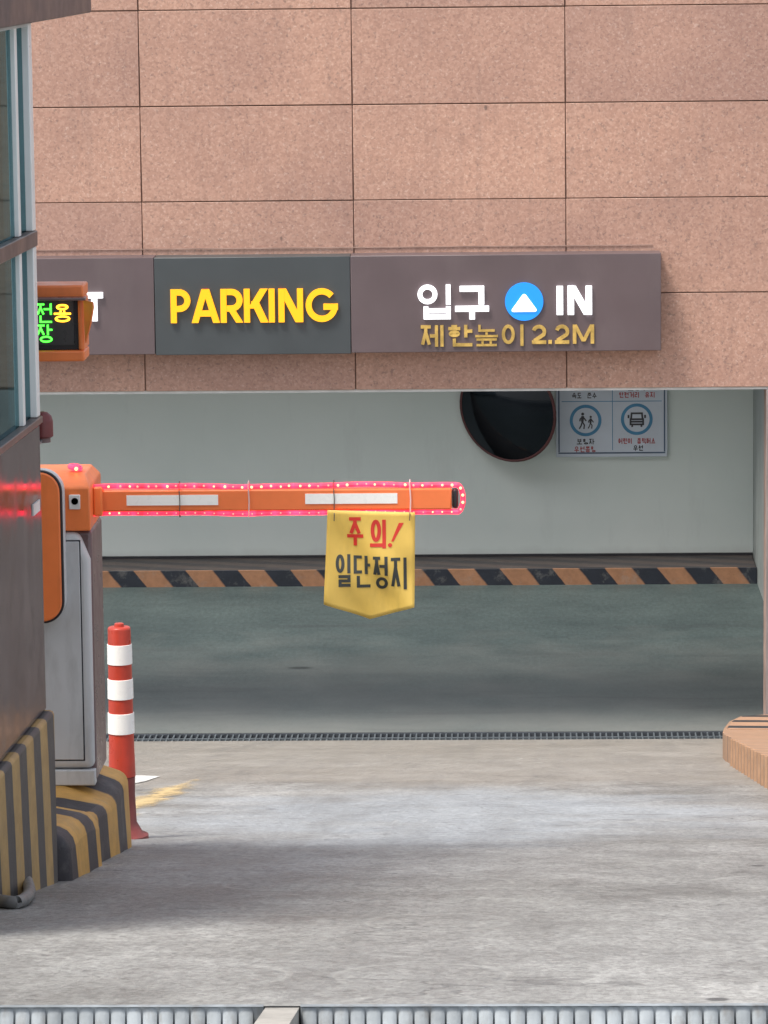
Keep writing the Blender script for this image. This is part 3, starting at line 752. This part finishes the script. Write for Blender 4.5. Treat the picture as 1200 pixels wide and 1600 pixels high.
# orange head: sloped hood
hd = MB(); h0, h1 = zc + .004, ztop
zs_ = at(130, 762, YB).z
hd.add([(XC0, YB + .004, h0), (XC1, YB + .004, h0), (XC1, YC1, h0), (XC0, YC1, h0),
        (XC0, YB + .004, zs_), (XC1, YB + .004, zs_), (XC1, YC1, zs_), (XC0, YC1, zs_),
        (XC0 + .05, YB + .10, h1), (XC1 - .025, YB + .10, h1), (XC1 - .025, YC1 - .05, h1), (XC0 + .05, YC1 - .05, h1)],
       [(0, 3, 2, 1), (0, 1, 5, 4), (1, 2, 6, 5), (2, 3, 7, 6), (3, 0, 4, 7), (4, 5, 9, 8), (5, 6, 10, 9), (6, 7, 11, 10), (7, 4, 8, 11), (8, 9, 10, 11)])
part(hd, 'head_cover', M['orange'], bg_, bevel=.006, seg=3)
a_, b_ = at(108, 796, YB), at(125, 773, YB)
lp = part(MB().box(a_.x, b_.x, YB - .003, YB + .01, a_.z, b_.z), 'lock_plate', M['white_patch'], bg_, bevel=.002, seg=1)
lc = at(117, 783, YB)
q = MB().add([(lc.x + (.011 if i < 20 else 0) * math.cos(i * math.pi / 10), YB - .006, lc.z + .011 * math.sin(i * math.pi / 10)) for i in range(20)], [tuple(range(20))])
q.tube([(lc.x, YB - .006, lc.z), (lc.x, YB + .0, lc.z)], .011, 20)
o = part(q, 'lock', M['black_rubber'], lp); o.matrix_parent_inverse = Matrix.Translation(-Vector(bg_.location))
o.parent = lp; o.matrix_parent_inverse = Matrix.Identity(4)

# boom
YBm = 13.33; T0, T1 = YBm - .018, YBm + .018
bl_, br_ = at(158, 781.5, YBm), at(706, 779, YBm)
zbc = (bl_.z + br_.z) / 2; hb = 34.5 / 2 / (F / YBm) ; xe = at(713, 779, YBm).x
boom = part(MB().box(XC1 + .002, br_.x, T0, T1, zbc - hb, zbc + hb), 'boom', M['orange_boom'], bg_, bevel=.006)
def sub(mb_, name, mat, parent, **k):
    """sub-part in world coordinates under a part made by part()"""
    o_ = mb_.build(name, mat, None, **k); o_.parent = parent; o_.matrix_parent_inverse = Matrix.Identity(4); return o_
sub(MB().box(br_.x + .001, xe + .006, T0 + .003, T1 - .003, zbc - hb + .003, zbc + hb - .003), 'end_cap', M['black_rubber'], boom, bevel=.008)
for a_, b_, yy0, yy1 in ((198, 341, 773.5, 789.5), (477, 621, 771, 787)):
    v0, v1 = at(a_, yy1, T0), at(b_, yy1, T0); zz0 = at((a_ + b_) / 2, yy1, T0).z; zz1 = at((a_ + b_) / 2, yy0, T0).z
    sub(MB().box(v0.x, v1.x, T0 - .002, T0 + .004, zz0, zz1), 'reflective_strip', M['white_film'], boom)
sub(MB().box(XC1 + .0, XC1 + .03, T0 - .012, T1 + .012, zbc - hb - .012, zbc + hb + .012), 'boom_collar', M['orange'], boom, bevel=.006)
zrt, zrb = zbc + hb + .010, zbc - hb - .007
def rope_z(x, top):
    s_ = math.sin(x * 9.0) * .0022 + math.sin(x * 23 + 1) * .0012
    return (zrt if top else zrb) + s_
xl = XC1 - .012
path = [(xl + (xe - xl) * i / 60, YBm - .006, rope_z(xl + (xe - xl) * i / 60, True)) for i in range(61)]
nose = [(xe + (.022) * math.cos(R(a)), YBm - .006, zbc + (zrt - zbc) * math.sin(R(a))) for a in range(75, -80, -15)]
path2 = [(xe - (xe - xl) * i / 60, YBm - .006, rope_z(xe - (xe - xl) * i / 60, False)) for i in range(61)]
full = path + nose + path2
coil = []                                  # tail of the rope lying over the cabinet head
cl = at(116, 741, YB + .10)
for i in range(16):
    a = i / 15 * 2 * math.pi
    coil.append((cl.x + .016 * math.cos(a), YB + .13 + .02 * math.sin(a), ztop + .010 + .006 * math.sin(a * .5)))
rope = part(MB().tube(full, .0085, 8), 'light_rope', M['rope'], bg_, smooth=True)
part(MB().tube(coil, .009, 8), 'rope_tail', M['rope'], bg_, smooth=True)
def ico(c_, r_):
    b_ = bmesh.new(); bmesh.ops.create_icosphere(b_, subdivisions=2, radius=r_)
    v_ = [Vector(c_) + v.co for v in b_.verts]; f_ = [tuple(v.index for v in f.verts) for f in b_.faces]; b_.free(); return MB().add(v_, f_)
def led(c_, bright, r_=.0042):
    o_ = ico((0, 0, 0), r_ if bright else r_ * .85).build('led', M['led'] if bright else M['led_dim'], None, smooth=True, sharp=180)
    o_.parent = rope; o_.location = c_; return o_
nled = 37
for i in range(nled):
    x_ = at(172 + (706 - 172) * i / (nled - 1), 757, YBm).x
    led((x_ + random.uniform(-.004, .004), YBm - .0135, rope_z(x_, True) + random.uniform(-.0015, .0015)), random.random() < .62, random.uniform(.0034, .0048))
for a in (50, 15, -15, -50):
    led((xe + .022 * math.cos(R(a)), YBm - .0135, zbc + (zrt - zbc) * math.sin(R(a))), a > -40, .0049)
for i in range(nled):
    x_ = at(172 + (706 - 172) * i / (nled - 1), 803, YBm).x
    led((x_, YBm - .0135, rope_z(x_, False)), i < 2 or i > 33, random.uniform(.0026, .0036))
o_ = ico((cl.x + .006, YB + .105, ztop + .012), .0065).build('led', M['led'], None, smooth=True, sharp=180); o_.parent = rope
for px_, mt in ((281, 'wire'), (389, 'clear_tie'), (522, 'wire'), (641, 'clear_tie')):
    x_ = at(px_, 780, YBm).x
    loop = [(x_, T0 - .004, zrb - .010), (x_ + .002, T0 - .006, zbc), (x_ - .001, T0 - .006, zrt + .010), (x_, YBm, zrt + .016), (x_, T1 + .006, zrt), (x_, T1 + .005, zbc), (x_, T1 + .004, zrb), (x_, YBm, zrb - .014)]
    sub(MB().tube(loop, .0016 if mt == 'wire' else .0024, 6, closed=True), 'cable_tie', M[mt], boom, smooth=True)
# rounded orange cover in front of the cabinet
YO = 13.13
def stadium(x0, x1, z0, z1, r_):
    o_ = []
    for cx2, cz2, a0 in ((x1 - r_, z1 - r_, 90), (x1 - r_, z0 + r_, 0), (x0 + r_, z0 + r_, -90), (x0 + r_, z1 - r_, -180)):
        for i in range(9): o_.append((cx2 + r_ * math.cos(R(a0 - i * 90 / 8)), cz2 + r_ * math.sin(R(a0 - i * 90 / 8))))
    return o_
xo1 = at(97, 850, YO).x; zo0, zo1 = at(80, 974, YO).z, at(75, 736, YO).z
part(MB().prism_xz(stadium(xo1 - .22, xo1 + .006, zo0 + .004, zo1 + .002, .072), YO + .022, YB + .001), 'cover_housing', M['grey_cab'], bg_, bevel=.012)
part(MB().prism_xz(stadium(xo1 - .225, xo1 + .002, zo0 - .002, zo1 + .001, .07), YO + .006, YO + .024), 'cover_gasket', M['black_rubber'], bg_, bevel=.003)
part(MB().prism_xz(stadium(xo1 - .22, xo1 - .005, zo0 + .005, zo1 - .005, .064), YO, YO + .012), 'cover_plate', M['orange'], bg_, bevel=.005)

# pennant hanging under the boom
YP = T0 - .012
def wave(x, z):
    k_ = min(1, max(0, (zbc - hb - z) * 6))
    return YP + k_ * (.010 * math.sin((x + .3) * 24 + z * 9) + .006 * math.sin(x * 11 - z * 21) + .004 * math.sin(x * 47 + z * 31)) + .03 * (zbc - z)
pn = empty('pennant', (at(578, 800, YP).x, YP, zbc - hb), 'yellow five-sided warning pennant with red and black Korean lettering hanging under the boom', 'pennant')
tl, tr, rb, tip, lb = (at(*p, YP) for p in ((511.5, 797), (648.5, 801), (647.5, 949), (577.5, 969.5), (506, 944)))
mb = MB(); NX, NZ = 24, 24
def pv(s_, t_):
    top = tl.lerp(tr, s_); bot = lb.lerp(tip, s_ * 2) if s_ <= .5 else tip.lerp(rb, s_ * 2 - 1)
    p_ = top.lerp(bot, t_); return (p_.x, wave(p_.x, p_.z), p_.z)
g = [pv(i / NX, j / NZ) for j in range(NZ + 1) for i in range(NX + 1)]
mb.add(g, [(j * (NX + 1) + i, j * (NX + 1) + i + 1, (j + 1) * (NX + 1) + i + 1, (j + 1) * (NX + 1) + i) for j in range(NZ) for i in range(NX)])
cl_ = part(mb, 'cloth', M['pennant'], pn, smooth=True, sharp=60)
so = cl_.modifiers.new('thickness', 'SOLIDIFY'); so.thickness = .0012; so.offset = 0
wv = lambda x, z: wave(x, z)
i1 = Ink(YP, .0016, fn=wv, maxseg=.008); i2 = Ink(YP, .0016, fn=wv, maxseg=.008)
S_ = F / YP
i0 = Ink(YP, .0016, fn=wv, maxseg=.008); i0.px('주', 542, 567.5, 808, 853, YP, 5.6 / S_); part(i0.mb, 'red_letter', M['pen_red'], pn)
i0 = Ink(YP, .0016, fn=wv, maxseg=.008); i0.px('의', 578, 603, 812, 856.5, YP, 5.8 / S_); part(i0.mb, 'red_letter', M['pen_red'], pn)
e0, e1 = at(627, 817, YP), at(613, 846, YP); dx = 2.6 / S_
i1.shapes([('p', [(e1.x - dx * .7, e1.z), (e1.x + dx * .7, e1.z), (e0.x + dx * 1.5, e0.z), (e0.x - dx * 1.5, e0.z)])], 0, 0, .01)
e2 = at(609.5, 851.5, YP); i1.disc(e2.x, e2.z, 3.4 / S_, 14)
for ch_, a_, b_, y0_, y1_ in (('일', 524.5, 547.5, 867, 917.5), ('단', 552.5, 578.5, 868.5, 919), ('정', 583, 606, 869, 921), ('지', 611, 635.5, 871, 921)):
    i2 = Ink(YP, .0016, fn=wv, maxseg=.008); i2.px(ch_, a_, b_, y0_, y1_, YP, 5.0 / S_); part(i2.mb, 'black_letter', M['pen_black'], pn)
part(i1.mb, 'exclamation_mark', M['pen_red'], pn)
for px_ in (522, 640):
    x_ = at(px_, 805, YP).x
    part(MB().tube([(x_, YP - .003, zbc - hb - .032), (x_ + .001, YP - .004, zbc - hb - .01), (x_, T0 - .008, zrb + .002)], .0015, 6), 'hanging_wire', M['wire'], pn, smooth=True)

# ------------------------------------------------------------------ marker post
YPo = 14.3; pb = at(193, 1310, YPo); pc = (pb.x, YPo); z0 = gz(YPo)
po = empty('marker_post', (pb.x, YPo, z0), 'orange-red flexible marker post with three white reflective bands beside the island', 'marker post')
zt_ = at(191, 984, YPo).z; rr_ = 19.6 / (F / YPo)
zq = lambda y_: at(192, y_, YPo).z
body = MB().lathe([(rr_ * 1.10, zq(1212)), (rr_ * 1.03, zq(1160)), (rr_ * .96, zq(1030)), (rr_ * .93, zt_ + .002), (rr_ * .90, zt_ + .008), (rr_ * .80, zt_ + .011), (rr_ * .40, zt_ + .012), (rr_ * .38, zt_ + .022), (rr_ * .30, zt_ + .024)], *pc, 40)
part(body, 'post', M['post_red'], po, smooth=True, sharp=50)
part(MB().lathe([(rr_ * 2.1, z0 - .03), (rr_ * 2.05, z0 + .014), (rr_ * 1.6, z0 + .022), (rr_ * 1.12, z0 + .06), (rr_ * 1.02, z0 + .16), (rr_ * 1.06, zq(1213))], *pc, 40), 'foot', M['post_dark'], po, smooth=True, sharp=60)
for ya, yb_ in ((1006, 1037), (1060, 1091), (1113, 1145)):
    k1 = rr_ * (.965 + .10 * (ya - 1006) / 150); k2 = rr_ * (.975 + .10 * (ya - 1000) / 150)
    part(MB().lathe([(k1 * .98, zq(ya) - .0003), (k1 + .0018, zq(ya) - .001), (k2 + .0018, zq(yb_) + .001), (k2 * .98, zq(yb_))][::-1], *pc, 40), 'reflective_band', M['white_film'], po, smooth=True, sharp=40)

# ------------------------------------------------------------------ island under the barrier
def block(name, label, x0, x1, y0, y1, edge, crown, bev, group):
    """cross-fall block: edge(y) is the height of its outer top edge, crown(y) of the flat part behind"""
    o_ = empty(name, ((x0 + x1) / 2, (y0 + y1) / 2, gz((y0 + y1) / 2)), label, 'kerb block', group)
    mb_ = MB(); ny = 8; vs_ = []
    for j in range(ny + 1):
        y_ = y0 + (y1 - y0) * j / ny
        jit = random.uniform(-.004, .004)
        vs_ += [(x0, y_, gz(y_) - .08), (x1 + .012 + jit, y_, gz(y_) - .08), (x1 + jit, y_, edge(y_)), (x1 - .16, y_, crown(y_)), (x0, y_, crown(y_))]
    K = 5
    fs_ = [tuple(range(K)), tuple(K * ny + a for a in range(K - 1, -1, -1))]
    for j in range(ny):
        for a in range(K): fs_.append((K * j + a, K * j + K + a, K * j + K + (a + 1) % K, K * j + (a + 1) % K))
    part(mb_.add(vs_, fs_), 'concrete_core', M['isl_stripe'], o_, bevel=bev, seg=3)
    return o_
block('kerb_block', 'taller striped concrete block directly under the grey barrier cabinet', -2.2, -1.352, 12.62, 13.74,
      lambda y: 3.035 - .16 * min(.55, y - 12.62) - .03 * max(0, y - 13.17), lambda y: zb - .006 - .05 * max(0, y - 13.5), .028, 'yellow and black striped concrete blocks')
block('kerb_block', 'lower rounded striped concrete block between the booth and the barrier', -2.2, -1.335, 11.75, 12.60,
      lambda y: gz(y) + .165 - .08 * max(0, 12.2 - y), lambda y: gz(y) + .195 - .05 * max(0, 12.2 - y), .045, 'yellow and black striped concrete blocks')

# ------------------------------------------------------------------ booth
BX, BY = -1.385, 11.7
BA = R(-2.7)
bo = empty('guard_booth', (BX, BY, gz(BY)), 'narrow brown and glass attendant booth on a striped base at the left edge', 'booth', rz=BA)
g0 = gz(BY)
def bl(mb_, name, mat, parent=None, **k): return mb_.build(name, mat, parent or bo, **k)
zl = lambda px_, py_: at(px_, py_, BY).z - g0         # local height at the far corner
z_base, z_sill, z_mid, z_roof = zl(78, 1109), zl(64, 650), zl(57, 372), zl(45, 34)
LEN, WID = 2.4, 1.9
bl(MB().box(-WID, .022, -LEN, .01, -.9, z_base), 'base', M['booth_stripe'], bevel=.012)
bl(MB().box(-WID, 0, -LEN, 0, z_base + .001, z_sill - .02), 'wall_panel', M['booth_brown'], bevel=.006)
bl(MB().box(-WID, .008, -LEN, .008, z_sill - .02, z_sill), 'sill', M['booth_rail'], bevel=.003)
bl(MB().box(-.03, .006, -LEN, .004, z_mid - .022, z_mid + .022).box(-WID, -.03, -.03, .004, z_mid - .022, z_mid + .022), 'mid_rail', M['booth_rail'], bevel=.003)
bl(MB().box(-WID, .03, -LEN, .95, z_roof, z_roof + .36), 'roof', M['booth_roof'], bevel=.006)
bl(MB().box(-WID, -.001, -LEN, -.03, z_roof - .012, z_roof - .001), 'ceiling', M['soffit'])
for z0_, z1_ in ((z_sill, z_mid - .022), (z_mid + .022, z_roof)):
    wn_ = bl(MB().box(-.022, -.016, -LEN, -.25, z0_ + .001, z1_ - .001), 'side_window', M['glass'])
    bl(MB().box(-.021, -.017, -.208, -.052, z0_ + .001, z1_ - .001), 'corner_window', M['teal_glass'])
    bl(MB().box(-WID, -.05, -.022, -.016, z0_ + .001, z1_ - .001), 'rear_window', M['glass'])
    bl(MB().box(-.045, .002, -.05, .002, z0_ + .001, z1_ - .001), 'corner_post', M['alu'], bevel=.003)
    bl(MB().box(-.035, -.004, -.248, -.21, z0_ + .001, z1_ - .001), 'window_bar', M['alu'], bevel=.002)
bl(MB().box(-.035, .0, -.74, -.69, z_sill + .001, z_mid - .023), 'window_bar', M['alu'], bevel=.002)
bl(MB().box(-WID, -WID + .05, -LEN, -.03, z_sill + .001, z_roof - .013), 'inner_wall', M['soffit'])
wl = at(52, 785, BY).z - g0
bl(MB().box(-.002, .004, -.16, -.05, wl - .016, wl + .016), 'strip_reflection', M['white_patch'])  # white plate standing in for the boom strip's reflection in the panel

# red warning lamp on the rear corner of the booth
la = at(70, 665, 11.82)
wl_ = empty('warning_lamp', (la.x, 11.82, la.z), 'small dark red rounded lamp fixed behind the booth corner', 'lamp')
part(MB().lathe([(.024, la.z - .035), (.030, la.z - .03), (.030, la.z + .012), (.026, la.z + .028), (.015, la.z + .038), (.004, la.z + .041)], la.x - .006, 11.82, 24), 'lamp_dome', M['dark_red'], wl_, smooth=True)
part(MB().lathe([(.022, la.z - .048), (.022, la.z - .035)], la.x - .006, 11.82, 24), 'lamp_base', M['brown_cab'], wl_, smooth=True)
part(MB().box(la.x - .03, la.x - .006, 11.69, 11.82, la.z - .046, la.z - .038), 'bracket', M['steel'], wl_)

# LED display behind the booth
YD = 12.25
dp = empty('display_box', (at(100, 567, YD).x, YD, at(100, 567, YD).z), 'orange hooded electronic display with green and amber characters beside the booth window', 'display')
dx0, dx1 = at(131, 505, YD).x - .62, at(131, 505, YD).x
dz0, dz1 = at(100, 565, YD).z, at(100, 446, YD).z
sx1 = at(114.5, 505, YD).x; szb, szt = at(90, 540, YD).z, at(90, 471, YD).z
fx1 = at(122, 505, YD).x; fzb, fzt = at(90, 548, YD).z, at(90, 466, YD).z
hs = MB()
# hollow-fronted housing: ring of four walls and a back
hs.box(dx0, dx1, YD, YD + .14, fzt, dz1).box(dx0, dx1, YD, YD + .14, dz0, fzb).box(fx1, dx1, YD + .0005, YD + .14, fzb, fzt).box(dx0, dx0 + .04, YD + .0005, YD + .14, fzb, fzt).box(dx0 + .04, fx1, YD + .05, YD + .14, fzb, fzt)
part(hs, 'housing', M['orange'], dp, bevel=.006)
part(MB().box(dx0 + .041, fx1 - .001, YD + .02, YD + .049, fzb + .001, fzt - .001), 'screen_frame', M['black_rubber'], dp)
part(MB().box(dx0 + .06, sx1, YD + .014, YD + .02, szb, szt), 'screen', painted('dark_screen', c4(.045, .04, .042), .3), dp)
vz = at(138, 469, YD - .08).z
part(MB().box(dx0, dx1 + .01, YD - .05, YD - .001, vz - .004, vz + .004).add([], []), 'visor', M['brown_cab'], dp, bevel=.002)
ev = [at(130, 468, YD), at(144, 472, YD - .034), at(145, 480, YD - .036), at(141, 505, YD - .03), at(133, 536, YD)]
pvs = [(p.x, YD - (.002, .034, .036, .030, .002)[i], p.z) for i, p in enumerate(ev)]
fl_ = part(MB().add(pvs + [(x + .004, y + .003, z) for x, y, z in pvs], [(0, 1, 2, 3, 4), (9, 8, 7, 6, 5)] + [(i, i + 5, (i + 1) % 5 + 5, (i + 1) % 5) for i in range(5)]), 'side_flap', M['orange'], dp)
ig = Ink(YD + .014, .002); ia = Ink(YD + .014, .002); sD = F / YD
ig.px('전', 57, 80, 475, 505, YD, 2.6 / sD); ig.px('장', 57, 81, 508, 536, YD, 2.6 / sD)
ia.px('용', 83.5, 110, 476, 504, YD, 2.8 / sD)
part(ig.mb, 'green_characters', emit('green_diodes', c4(.06, 1.0, .04), 2.2), dp); part(ia.mb, 'amber_characters', emit('amber_diodes', c4(1.0, .45, .02), 2.6), dp)
part(MB().box(dx1 - .42, dx1 - .34, YD + .14, YD + .20, dz0 - 1.9, dz1), 'post', M['steel'], dp, bevel=.004)

# ------------------------------------------------------------------ kerb on the right
rk = empty('side_kerb', (1.35, 23.5, gz(23.5)), 'tan ribbed kerb with black bands rising on the right side of the ramp', 'kerb')
poly = [(1.66, 28.75), (1.46, 28.3), (1.30, 26.6), (1.17, 24.6), (1.115, 23.6), (1.10, 23.0), (1.105, 22.3)]
side = []
y_ = 22.3
while y_ > 12:
    side += [(1.105, y_), (1.105, y_ - .13), (1.085, y_ - .16), (1.085, y_ - .26), ]; y_ -= .29
poly += [(a, b) for a, b in side[1:]] + [(1.08, 12.0), (2.4, 12.0), (2.4, 24.0), (2.4, 28.75)]
part(MB().prism_xy(poly[::-1], lambda x, y: gz(y) - .1, lambda x, y: gz(y) + .150), 'kerb_body', M['kerb_tan'], rk, bevel=.022, seg=3)
tp = [(x + (.02 if x < 2 else 0), y) for x, y in poly if y > 24.1]; tp = tp[:4] + [(1.19, 24.2), (2.38, 24.2)] + [(2.38, 28.74)]
part(MB().prism_xy(tp[::-1], lambda x, y: gz(y) + .14, lambda x, y: gz(y) + .1535), 'kerb_paint', M['kerb_tan_top'], rk)

# ------------------------------------------------------------------ drain grates
fd = empty('drain_grate', (-.4, 28.4, 0), 'dark iron trench grate across the foot of the ramp', 'drain grate')
yA, yB2 = 28.65, 29.0
part(MB().box(-12, 1.64, yA - .02, yB2 + .02, -.2, -.10), 'trench', M['pit'], fd)
fr_ = MB().box(-12, 1.64, yA + .0005, yA + .022, -.1, ZD - .002).box(-12, 1.64, yB2 - .022, yB2 - .0005, -.1, ZD - .002)
part(fr_, 'frame', M['iron'], fd)
mb = MB().box(-4.5, 1.64, (yA + yB2) / 2 - .012, (yA + yB2) / 2 + .012, ZD - .03, ZD - .003)
x_ = -4.5
while x_ < 1.62:
    mb.box(x_, x_ + .011, yA + .023, yB2 - .023, ZD - .03, ZD - .005); x_ += .042
part(mb, 'grid', M['iron_light'], fd)

tz = lambda y: gz(y)
nz_ = tz((YG0 + YG1) / 2)
def near_grate(label, x0, x1):
    o_ = empty('drain_grate', ((x0 + x1) / 2, (YG0 + YG1) / 2, nz_), label, 'drain grate', 'galvanised trench grates at the top of the ramp')
    m_ = MB()
    m_.add([(x0, YG1 - .02, tz(YG1) + .004), (x1, YG1 - .02, tz(YG1) + .004), (x1, YG1 - .003, tz(YG1) + .004), (x0, YG1 - .003, tz(YG1) + .004)], [(0, 1, 2, 3)])
    m_.box(x0, x1, YG1 - .012, YG1 - .003, tz(YG1) - .06, tz(YG1) + .003)
    m_.box(x0, x1, YG0 + .003, YG0 + .012, tz(YG0) - .06, tz(YG0) + .002)
    part(m_, 'frame', M['galv'], o_)
    b_ = MB(); x = x0 + .004; pitch = .0305
    while x + pitch < x1 + .004:
        n3 = 6; w3 = pitch - .0040; vs_ = []; jt = random.uniform(-.0008, .0008)
        for yy, dz_ in ((YG1 - .013, -.001), (YG1 - .026, -.034), (YG0 + .014, -.040)):
            for i in range(n3 + 1):
                e_ = (2 * i / n3 - 1) ** 4; vs_.append((x + w3 * i / n3, yy + .0022 * e_ + jt, tz(yy) + dz_ - .0016 * e_ + jt))
            vs_ += [(x + w3, yy + .006, tz(yy) - .07), (x, yy + .006, tz(yy) - .07)]
        k_ = n3 + 3
        b_.add(vs_, [tuple(range(k_)), tuple(range(3 * k_ - 1, 2 * k_ - 1, -1))] + [(i + q_ * k_, (i + 1) % k_ + q_ * k_, (i + 1) % k_ + k_ + q_ * k_, i + k_ + q_ * k_) for q_ in (0, 1) for i in range(k_)])
        x += pitch
    part(b_, 'bars', M['galv'], o_, smooth=True)
g1 = at(412, 1580, 7.7).x; g2 = at(470, 1580, 7.7).x
near_grate('shorter galvanised trench grate left of the pale mortar gap at the bottom', -3.0, g1)
near_grate('longer galvanised trench grate right of the pale mortar gap at the bottom', g2, 3.0)
tr_ = MB().add([(-4, YG0, tz(YG0) - .12), (4, YG0, tz(YG0) - .12), (4, YG1, tz(YG1) - .12), (-4, YG1, tz(YG1) - .12)], [(0, 1, 2, 3)])
tr_.add([(-4, YG1, tz(YG1)), (4, YG1, tz(YG1)), (4, YG1, tz(YG1) - .12), (-4, YG1, tz(YG1) - .12)], [(0, 1, 2, 3)]).add([(-4, YG0, tz(YG0)), (4, YG0, tz(YG0)), (4, YG0, tz(YG0) - .12), (-4, YG0, tz(YG0) - .12)], [(0, 1, 2, 3)])
tag(tr_.build('drain_channel', M['pit']), kind='structure')
mo = MB()
for a_, b_ in ((g1 + .003, g2 - .003), (-4, -3.002), (3.002, 4)):
    mo.add([(a_, YG0, tz(YG0) - .004), (b_, YG0, tz(YG0) - .004), (b_, YG1 - .001, tz(YG1) - .003), (a_, YG1 - .001, tz(YG1) - .003),
            (a_, YG0, tz(YG0) - .08), (b_, YG0, tz(YG0) - .08), (b_, YG1 - .001, tz(YG1) - .08), (a_, YG1 - .001, tz(YG1) - .08)], [(0, 1, 2, 3), (4, 7, 6, 5), (0, 4, 5, 1), (1, 5, 6, 2), (2, 6, 7, 3), (3, 7, 4, 0)])
tag(mo.build('mortar_joint', M['mortar']), kind='structure')

# hose end lying at the foot of the booth base
hp = [on_ramp(*p) for p in ((-30, 1415), (-8, 1420), (8, 1421), (22, 1416), (31, 1404), (33, 1392))]
pth = [(v.x + .03, v.y, gz(v.y) + .018) for v in hp[:-1]] + [(hp[-1].x + .03, hp[-1].y - .1, gz(hp[-1].y) + .05)]
sm = []
for i in range(len(pth) - 1):
    for j in range(5): sm.append(Vector(pth[i]).lerp(Vector(pth[i + 1]), j / 5))
sm.append(Vector(pth[-1]))
for _ in range(6): sm = [sm[0]] + [(sm[i - 1] + sm[i] * 2 + sm[i + 1]) / 4 for i in range(1, len(sm) - 1)] + [sm[-1]]
tag(MB().tube(sm, .017, 12).build('hose', M['hose'], smooth=True, sharp=70), 'grey hose end curled on the ground against the striped booth base', 'hose')
